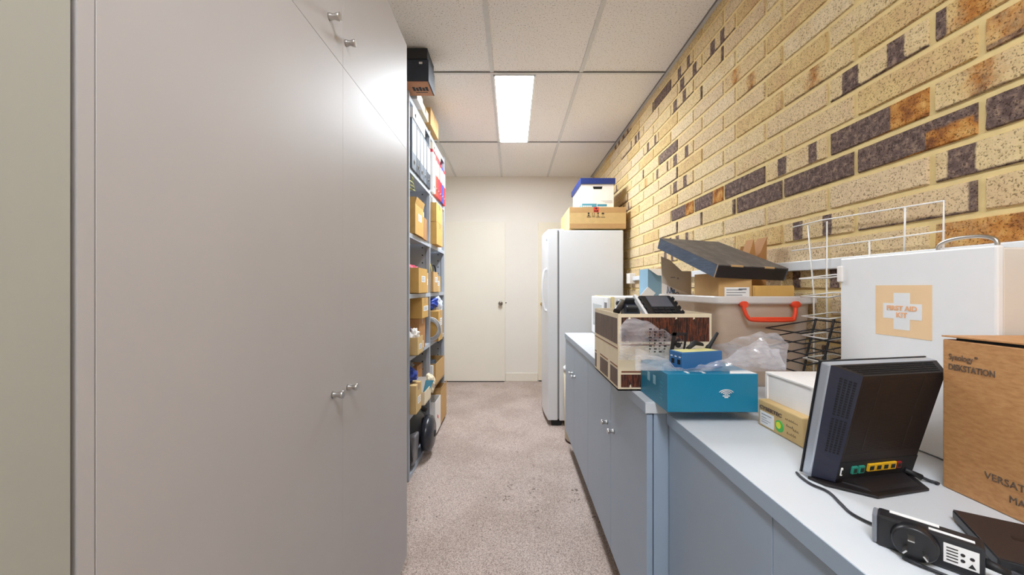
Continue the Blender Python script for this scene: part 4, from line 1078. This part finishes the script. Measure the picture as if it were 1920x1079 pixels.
# ------------------------------------------------------------------ wire racks
def wire_tray(mb, x0, x1, y0, y1, z, r, rise, n=3):
    zr = z + rise
    mb.tube([(x0,y0,z),(x0,y1,z),(x1,y1,zr),(x1,y0,zr)], r, n=8, closed=True)
    return mb
t = thing('wire_rack', 'white wire tray rack between tub and first aid cabinet', 'rack', (.99,1.18,.881))
fr = MB(); r = .0024
fr.tube([(1.028,.885,1.305),(1.030,.885,1.432),(1.030,1.233,1.449),(1.010,1.335,1.442)], .0022)
fr.tube([(1.030,.884,1.360),(1.030,1.225,1.359),(1.005,1.335,1.357)], .002)
fr.tube([(1.030,.975,1.32),(1.030,.972,1.437)], .0022)
fr.tube([(1.035,1.215,.8825),(1.03,1.215,1.20),(1.022,1.205,1.44),(.985,1.235,1.432),(1.0,1.23,1.20),(1.0,1.23,.8825)], .0024)
fr.tube([(1.035,1.07,.8545),(1.03,1.07,1.36)], .0022)
obj('frame', fr, M_wire, t)
for k, z in enumerate((1.253,1.196,1.132,1.071,.998)):
    obj('tray', wire_tray(MB(), .926+.003*k, 1.034, 1.092, 1.195, z, .0024, .013), M_wire, t)
t = thing('wire_rack', 'black wire letter rack standing before the plastic tub', 'rack', (.88,1.17,.881))
fr = MB()
for y in (1.135, 1.202):
    fr.tube([(.86,y,.8845),(.925,y,.8845),(.935,y,.91),(.958,y,1.02),(.985,y,1.128)], .0034, smooth=5)
fr.tube([(.86,1.135,.8845),(.86,1.202,.8845)], .003); fr.tube([(.985,1.135,1.128),(.985,1.202,1.128)], .003)
obj('frame', fr, M_bwire, t)
for k, z in enumerate((1.094,1.064,1.034,1.004,.974)):
    obj('tray', wire_tray(MB(), .824+.006*k, .984-.008*k, 1.058, 1.204, z, .0021, .026), M_bwire, t)

# ------------------------------------------------------------------ first aid cabinet
def first_aid():
    x0, x1, y0, y1, z0, z1 = .93, 1.026, .712, 1.052, .8505, 1.307
    t = thing('first_aid_cabinet', 'white metal first aid cabinet with peach cross sticker and handle', 'first aid cabinet', ((x0+x1)/2,(y0+y1)/2,z0))
    obj('body', MB().box(x0+.016,x1,y0+.004,y1-.004,z0,z1-.004,bev=.004), mat('enamel_cream',(222,216,208),.4,var=.01), t)
    d = obj('door', MB().box(x0,x0+.0155,y0,y1,z0+.002,z1,bev=.004), M_white, t)
    obj('handle', MB().tube([(.975,.85,1.302),(.975,.846,1.322),(.975,.82,1.332),(.975,.775,1.332),(.975,.749,1.322),(.975,.745,1.302)], .004, n=10, smooth=5), M_chrome, t)
    obj('latch', MB().box(x0-.008,x0,y1-.012,y1+.003,1.24,1.285,bev=.003), M_whitecard, d)
    e = .0006; ya, yb, za, zb_ = .949, .8215, 1.107, 1.2305
    st = obj('sticker', MB().box(x0-e,x0+.001,yb,ya,za,zb_), M_peach, d)
    cy, cz = (ya+yb)/2, 1.168; a, l = .0185, .044
    obj('white_cross', MB().prism([(x0-e,cy+p,cz+q) for p,q in ((-a,-l),(a,-l),(a,-a),(l,-a),(l,a),(a,a),(a,l),(-a,l),(-a,a),(-l,a),(-l,-a),(-a,-a))], (-e,0,0)), M_white, st)
    text('FIRST AID', .0155, (x0-3*e, cy+.035, cz+.002), (0,-1,0), (0,0,1), M_peachtext, st, width=.069, bold=.0006, depth=.0002)
    text('KIT', .0165, (x0-3*e, cy+.0125, cz-.0145), (0,-1,0), (0,0,1), M_peachtext, st, width=.025, bold=.0006, depth=.0002)
first_aid()

# ------------------------------------------------------------------ boxes before the first aid cabinet
t = thing('product_box', 'flat brown box marked CYBERTEC under white box', 'box', (.78,.935,.8505))
x0, x1, y0, y1, z0, z1 = .676, .885, .862, 1.019, .8505, .9205
obj('body', MB().box(x0,x1,y0,y1,z0,z1,bev=.003), M_card_l, t)
obj('paper_label', MB().box(x0-.0008,x0+.001,.958,1.010,.856,.892).box(x0-.0012,x0-.0006,.966,1.004,.884,.886,mi=1).box(x0-.0012,x0-.0006,.985,1.004,.876,.8775,mi=1).box(x0-.0012,x0-.0006,.97,1.004,.870,.8712,mi=1).box(x0-.0012,x0-.0006,.98,1.004,.864,.8655,mi=1), [M_paper, M_inklight], t)
ds = obj('round_sticker', MB().cyl((x0+.0005,.938,.874),(x0-.0012,.938,.874),.0145,n=28), M_greensticker, t)
obj('sticker_centre', MB().cyl((x0-.0012,.940,.876),(x0-.0018,.940,.876),.0085,n=24), M_yelsticker, ds)
text('CYBERTEC', .0125, (x0-.0008,1.012,.898), (0,-1,0), (0,0,1), M_ink, t, width=.082, bold=.0005)
hw = MB()
rr = random.Random(3)
for (ya, zz, n) in ((.918,.899,7),(.914,.884,4),(.892,.880,3),(.912,.866,5)):
    for k in range(n): hw.tube([(x0-.0006,ya-.006*k,zz),(x0-.0006,ya-.006*k-.002,zz+.004*rr.random()+.002),(x0-.0006,ya-.006*k-.004,zz-.001)], .0004, n=5)
obj('handwriting', hw, M_ink, t)
t = thing('white_box', 'white lidded box stacked on flat brown CYBERTEC box', 'box', (.80,.94,.921))
x0, x1, y0, y1, z0, z1 = .697, .895, .858, 1.022, .921, .994
obj('body', MB().box(x0+.003,x1-.003,y0+.003,y1-.003,z0,z1-.006), M_whitecard, t)
obj('lid', MB().box(x0,x1,y0,y1,z1-.006,z1,bev=.0015).box(x0,x0+.006,y1-.008,y1,z0+.001,z1-.006).box(x0,x0+.006,y0,y0+.007,z0+.001,z1-.006), M_whitecard, t)

# ------------------------------------------------------------------ router
def router():
    A = Vector((.580,.727,.8505)); th = math.radians(10.5)
    a = Vector((math.cos(th), math.sin(th), 0)); bk = Vector((math.sin(th), -math.cos(th), 0))
    up = (Vector((0,0,.232)) + bk*.039); Lq = up.length; up.normalize()
    d = a.cross(up).normalized()      # toward the viewer (rear of the router)
    if d.dot(bk) < 0: d = -d
    def Pq(p,q,r): return A + a*p + up*q + d*r
    t = thing('router', 'black upright router with silver edge, ports facing viewer', 'router', tuple(A + a*.12))
    W = .256
    bz = MB().hexa([Pq(0,.004,-.015),Pq(W,.004,-.015),Pq(W,.004,.003),Pq(0,.004,.003),Pq(0,Lq,-.015),Pq(W,Lq,-.015),Pq(W,Lq,.003),Pq(0,Lq,.003)], bev=.003)
    obj('silver_bezel', bz, M_silver, t)
    obj('front_panel', MB().hexa([Pq(-.001,.004,-.018),Pq(W+.001,.004,-.018),Pq(W+.001,.004,-.0152),Pq(-.001,.004,-.0152),Pq(-.001,Lq+.001,-.018),Pq(W+.001,Lq+.001,-.018),Pq(W+.001,Lq+.001,-.0152),Pq(-.001,Lq+.001,-.0152)]), M_black, t)
    B0 = [(.002,.008),(W-.002,.008),(W-.002,Lq-.001),(.002,Lq-.001)]
    B1 = [(.024,.012),(.205,.012),(.236,.222),(.042,.222)]
    r1 = .030
    bd = MB()
    f = [Pq(p,q,.0032) for p,q in B0]; g = [Pq(p,q,r1) for p,q in B1]
    vf = [bd._v(x) for x in f]; vg = [bd._v(x) for x in g]
    for k, mi in zip(range(4), (1,1,1,0)):
        ca, cb, cc_, cd = f[k], f[(k+1)%4], g[(k+1)%4], g[k]; ns = 12
        ra = [bd._v(ca.lerp(cb, j/ns)) for j in range(ns+1)]; rb_ = [bd._v(cd.lerp(cc_, j/ns)) for j in range(ns+1)]
        for j in range(ns):
            fc = bd.bm.faces.new((ra[j], ra[j+1], rb_[j+1], rb_[j])); fc.material_index = mi
    fc = bd.bm.faces.new(vg); fc.material_index = 1
    bd.bm.faces.new(list(reversed(vf)))
    obj('body', bd, [M_navy, M_brownblk], t)
    def bil(c, s, u, off):
        p = (c[0]*(1-s)+c[1]*s)*(1-u) + (c[3]*(1-s)+c[2]*s)*u
        n = (c[1]-c[0]).cross(c[3]-c[0]).normalized()
        return p, n
    vt = MB()
    c = [f[0], g[0], g[3], f[3]]
    nn = (c[1]-c[0]).cross(c[3]-c[0]).normalized()
    cen = sum(f, Vector())/4
    if nn.dot(c[1]-cen) < 0: nn = -nn
    def cell(c, s0,s1,u0,u1,nn,dep=.0008):
        cc = bil(c,(s0+s1)/2,(u0+u1)/2,0)[0]; e1 = bil(c,s1,(u0+u1)/2,0)[0]-bil(c,s0,(u0+u1)/2,0)[0]; e2 = bil(c,(s0+s1)/2,u1,0)[0]-bil(c,(s0+s1)/2,u0,0)[0]
        n_ = e1.cross(e2).normalized(); nn = n_ if n_.dot(nn) > 0 else -n_
        q = [bil(c,s,u,0)[0] for (s,u) in ((s0,u0),(s1,u0),(s1,u1),(s0,u1))]
        vt.prism([p - nn*.0005 for p in q], nn*(dep+.0005))
    for i in range(4):
        for j in range(30):
            if j == 14: continue
            s0 = .34+.15*i; u0 = .26+.0225*j; cell(c, s0, s0+.085, u0, u0+.013, nn)
    c2 = [f[3], f[2], g[2], g[3]]
    n2 = (c2[1]-c2[0]).cross(c2[3]-c2[0]).normalized()
    if n2.dot(Vector((0,0,1))) < 0: n2 = -n2
    for i in range(60):
        for j in range(5): cell(c2, .06+.0148*i, .069+.0148*i, .12+.165*j, .21+.165*j, n2)
    obj('vent_grille', vt, M_slot, t)
    rb = MB(); c3 = [g[0], g[1], g[2], g[3]]
    for j in range(52):
        u0 = .26+.0135*j; q = [bil(c3,s,u,0)[0] for (s,u) in ((.03,u0),(.97,u0),(.97,u0+.006),(.03,u0+.006))]
        rb.prism(q, d*.0006)
    for s in (.22,.74):
        for u0,u1 in ((.30,.6),(.66,.97)):
            q = [bil(c3,x,u,0)[0] for (x,u) in ((s,u0),(s+.012,u0),(s+.012,u1),(s,u1))]; rb.prism(q, d*.0009)
    obj('rear_rib', rb, mat('router_rib',(38,32,33),.45), t)
    pp = MB()
    q = [bil(c3,s,u,0)[0] for (s,u) in ((0.0,.03),(1,.03),(1,.19),(0.0,.19))]; pp.prism(q, d*.0012)
    pan = obj('port_panel', pp, M_blackm, t)
    def port(name, p0, p1, q0, q1, m, h=.0045):
        mb = MB().hexa([Pq(p0,q0,r1),Pq(p1,q0,r1),Pq(p1,q0,r1+h),Pq(p0,q0,r1+h),Pq(p0,q1,r1),Pq(p1,q1,r1),Pq(p1,q1,r1+h),Pq(p0,q1,r1+h)], bev=.0008)
        pm = (p0+p1)/2; qm=(q0+q1)/2; k=.6
        mb.hexa([Pq(pm-(p1-p0)*.3,qm-(q1-q0)*.3,r1+h-.0005),Pq(pm+(p1-p0)*.3,qm-(q1-q0)*.3,r1+h-.0005),Pq(pm+(p1-p0)*.3,qm-(q1-q0)*.3,r1+h+.0003),Pq(pm-(p1-p0)*.3,qm-(q1-q0)*.3,r1+h+.0003),
                 Pq(pm-(p1-p0)*.3,qm+(q1-q0)*.25,r1+h-.0005),Pq(pm+(p1-p0)*.3,qm+(q1-q0)*.25,r1+h-.0005),Pq(pm+(p1-p0)*.3,qm+(q1-q0)*.25,r1+h+.0003),Pq(pm-(p1-p0)*.3,qm+(q1-q0)*.25,r1+h+.0003)], mi=1)
        return obj(name, mb, [m, mat('port_shadow',(20,36,30),.8)], t)
    port('white_port', .030,.034,.026,.042,M_paper,.003)
    port('phone_port', .054,.0665,.028,.043,M_greenport); port('phone_port', .070,.0825,.028,.043,M_greenport)
    for k in range(4): port('network_port', .0905+.0168*k, .1068+.0168*k, .030,.045, M_yelport)
    port('wan_port', .1585,.170,.031,.044,M_redport)
    # wedge shaped foot
    z0 = .8505
    poly = [A+a*(-.002)+bk*.001, A+a*.004+bk*.03, A+a*.053+bk*.082, A+a*.176+bk*.078, A+a*.205+bk*.035, A+a*.235+bk*.0, A+a*.2-bk*.012, A+a*.02-bk*.012]
    poly = [Vector((p.x,p.y,z0)) for p in poly]
    obj('foot', MB().prism(poly, (0,0,.005), bev=.001), M_brownblk, t)
    poly2 = [A+a*.03+bk*.012, A+a*.058+bk*.07, A+a*.170+bk*.067, A+a*.195+bk*.012]
    obj('foot_wedge', MB().hexa([Vector((p.x,p.y,z0+.0052)) for p in poly2] + [Vector((p.x,p.y,z0+zz)) for p, zz in zip([A+a*.03+bk*.014, A+a*.058+bk*.06, A+a*.170+bk*.058, A+a*.195+bk*.014], (.016,.008,.008,.016))]), M_brownblk, t)
    return t
router()

# ------------------------------------------------------------------ big kraft box at right
def big_box():
    x0, x1, y0, y1, z0, z1 = .812, 1.02, .24, .700, .8505, 1.128
    t = thing('product_box', 'large kraft box printed DISKSTATION right of the router', 'box', ((x0+x1)/2,(y0+y1)/2,z0))
    obj('body', MB().box(x0,x1,y0,y1,z0,z1,bev=.002), M_kraft, t)
    obj('flap', MB().prism([(x0-.002,y1,z1+.0045),(x1,y1,z1+.004),(x1,y0,z1+.0095),(x0-.002,y0,z1+.0095)], (0,0,.0025)), M_kraft, t)
    obj('flap_gap', MB().prism([(x0+.002,y1-.02,z1),(x1,y1-.02,z1),(x1,y0,z1),(x0+.002,y0,z1)], (0,0,.004)), M_slot, t)
    k = x0-.0005; X = (0,-1,0); Z = (0,0,1)
    text('Synology', .0155, (k,.690,1.092), X, Z, M_ink, t, width=.036)
    text('\u00ae', .006, (k,.6515,1.099), X, Z, M_ink, t)
    text('DISKSTATION', .0155, (k,.6905,1.0735), X, Z, M_ink, t, width=.066, bold=.0002)
    text('VERSATILE AND', .0165, (k,.6375,.8985), X, Z, M_ink, t, width=.105)
    text('MANAGEABLE', .0165, (k,.6065,.8745), X, Z, M_ink, t, width=.088)
big_box()

# ------------------------------------------------------------------ power adapter, slab, cords
def adapter():
    e = Vector((.677,-.736,0)); tdir = Vector((.736,.677,0)); z0 = .8505
    Pp = Vector((.531,.540,z0))
    Rm = Matrix(((e.x,tdir.x,0,Pp.x),(e.y,tdir.y,0,Pp.y),(0,0,1,Pp.z),(0,0,0,1)))
    t = thing('power_adapter', 'black power adapter with flat pins and white label, near corner', 'power adapter', tuple(Pp))
    L, T, Hh = .098, .030, .044
    obj('body', MB(Rm).box(0,L,0,T,0,Hh,bev=.003), M_black, t)
    obj('end_cap', MB(Rm).box(-.0055,.0005,.0015,T-.001,.001,Hh-.001,bev=.003), mat('adapter_grey',(128,132,140),.35), t)
    cx, cz = .037, .0235
    bs = obj('plug_boss', MB(Rm).loft([((cx,.002,cz),.024),((cx,-.010,cz),.0225),((cx,-.012,cz),.0205)], 36), M_black, t)
    def pin(x, z, ang, w=.0065):
        M2 = Rm @ Matrix.Translation(Vector((x,-.0115,z))) @ Matrix.Rotation(ang,4,'Y')
        obj('pin', MB(M2).box(-w/2,w/2,-.016,0,-.0009,.0009), M_chrome, bs)
    pin(cx-.003,cz+.011,0); pin(cx-.009,cz-.006,math.radians(-55)); pin(cx+.010,cz-.006,math.radians(55))
    lb = MB(Rm).box(.063,.093,-.0007,.0005,.011,.036)
    for k in range(5): lb.box(.0655,.0755,-.0011,-.0006,.0145+.004*k,.0158+.004*k,mi=1)
    lb.prism([(.084,-.0011,.0135),(.0905,-.0011,.0135),(.0872,-.0011,.0195)],(0,.0004,0),mi=1)
    for (x,z) in ((.0873,.0255),(.0795,.027),(.0795,.0195)): lb.cyl((x,-.0006,z),(x,-.0011,z),.0021,n=10,mi=1)
    obj('rating_label', lb, [M_paper, M_inkdark], t)
    obj('top_label', MB(Rm).box(.012,.060,.020,.028,Hh-.0002,Hh+.0006).box(.050,.09,.006,.012,Hh-.0002,Hh+.0006), M_paper, t)
    obj('cord_grip', MB(Rm).loft([((L,.016,.02),.006),((L+.02,.017,.015),.0042)], 14), M_blackm, t)
    q = Rm @ Vector((L+.018,.017,.0155))
    return q
q = adapter()
def cord(pts, r, m, label, smooth=8):
    return tag(obj('thin_cable', MB().tube(pts, r, n=10, smooth=smooth), m), label, 'cable')
zc = .8535
cord([(.571,.745,zc),(.566,.724,zc),(.5655,.70,zc),(.575,.675,zc),(.5655,.64,zc),(.558,.612,zc),(.563,.588,zc),(.576,.57,zc+.0),(.592,.552,zc)], .0022, M_cablebk, 'thin black cord from behind the router to adapter')
cord([tuple(q),(.622,.452,.857),(.640,.452,.8535),(.654,.466,.8535),(.650,.489,.8535),(.634,.512,.8535),(.62,.53,.8535)], .0026, mat('cord_grey',(70,70,76),.35), 'dark grey cord curving from adapter beside black slab')
cord([(.538,.511,zc),(.543,.500,zc),(.552,.488,zc),(.57,.466,zc),(.60,.45,zc),(.60,.43,zc)], .0022, M_cablebk, 'thin black cord along bench edge before the adapter')
t = thing('power_lead', 'black plug lead at router right side running under kraft box', 'cord', (.78,.72,.85))
obj('plug', MB().cyl((.768,.7275,.868),(.792,.718,.858),.0052,n=14), M_blackm, t)
obj('lead', MB().tube([(.790,.719,.859),(.800,.712,.8545),(.808,.7045,.8535),(.803,.7035,.8535)], .0028, smooth=6), M_cablebk, t)

def slab():
    C0 = Vector((.709,.598,.8505)); e1 = Vector((-.067,-.107,0)).normalized(); e2 = Vector((.107,-.067,0)).normalized()
    Rm = Matrix(((e2.x,e1.x,0,C0.x),(e2.y,e1.y,0,C0.y),(0,0,1,C0.z),(0,0,0,1)))
    t = thing('set_top_box', 'flat black slab device by front of kraft box', 'device', tuple(C0))
    obj('body', MB(Rm).box(0,.10,0,.128,.003,.0165,bev=.002), M_black, t)
    obj('top_plate', MB(Rm).box(.001,.099,.001,.127,.0165,.0175), mat('black_brown_top',(48,40,40),.45,var=.05), t)
    obj('embossed_mark', MB(Rm).box(.040,.072,.052,.062,.0175,.0178), mat('emboss',(34,29,30),.4), t)
    for (x,y) in ((.012,.012),(.088,.012),(.012,.116),(.088,.116)): obj('foot', MB(Rm).cyl((x,y,0),(x,y,.0032),.006,n=12), M_blackm, t)
slab()

# ------------------------------------------------------------------ camera, world, colour
cam = bpy.data.cameras.new('camera'); co = bpy.data.objects.new('camera', cam); COL.objects.link(co)
co.location = (0,0,CZ); co.rotation_euler = (PI/2,0,0)
cam.sensor_width = 36; cam.lens = F/1920*36; cam.clip_start = .02
S.camera = co
w = bpy.data.worlds.new('world'); S.world = w; w.use_nodes = True
w.node_tree.nodes['Background'].inputs[0].default_value = (.9,.92,1,1); w.node_tree.nodes['Background'].inputs[1].default_value = .0
S.view_settings.view_transform = 'Standard'; S.view_settings.look = 'None'; S.view_settings.gamma = 1
S.view_settings.exposure = .3
S.cycles.max_bounces = 12; S.cycles.diffuse_bounces = 8; S.cycles.transparent_max_bounces = 16
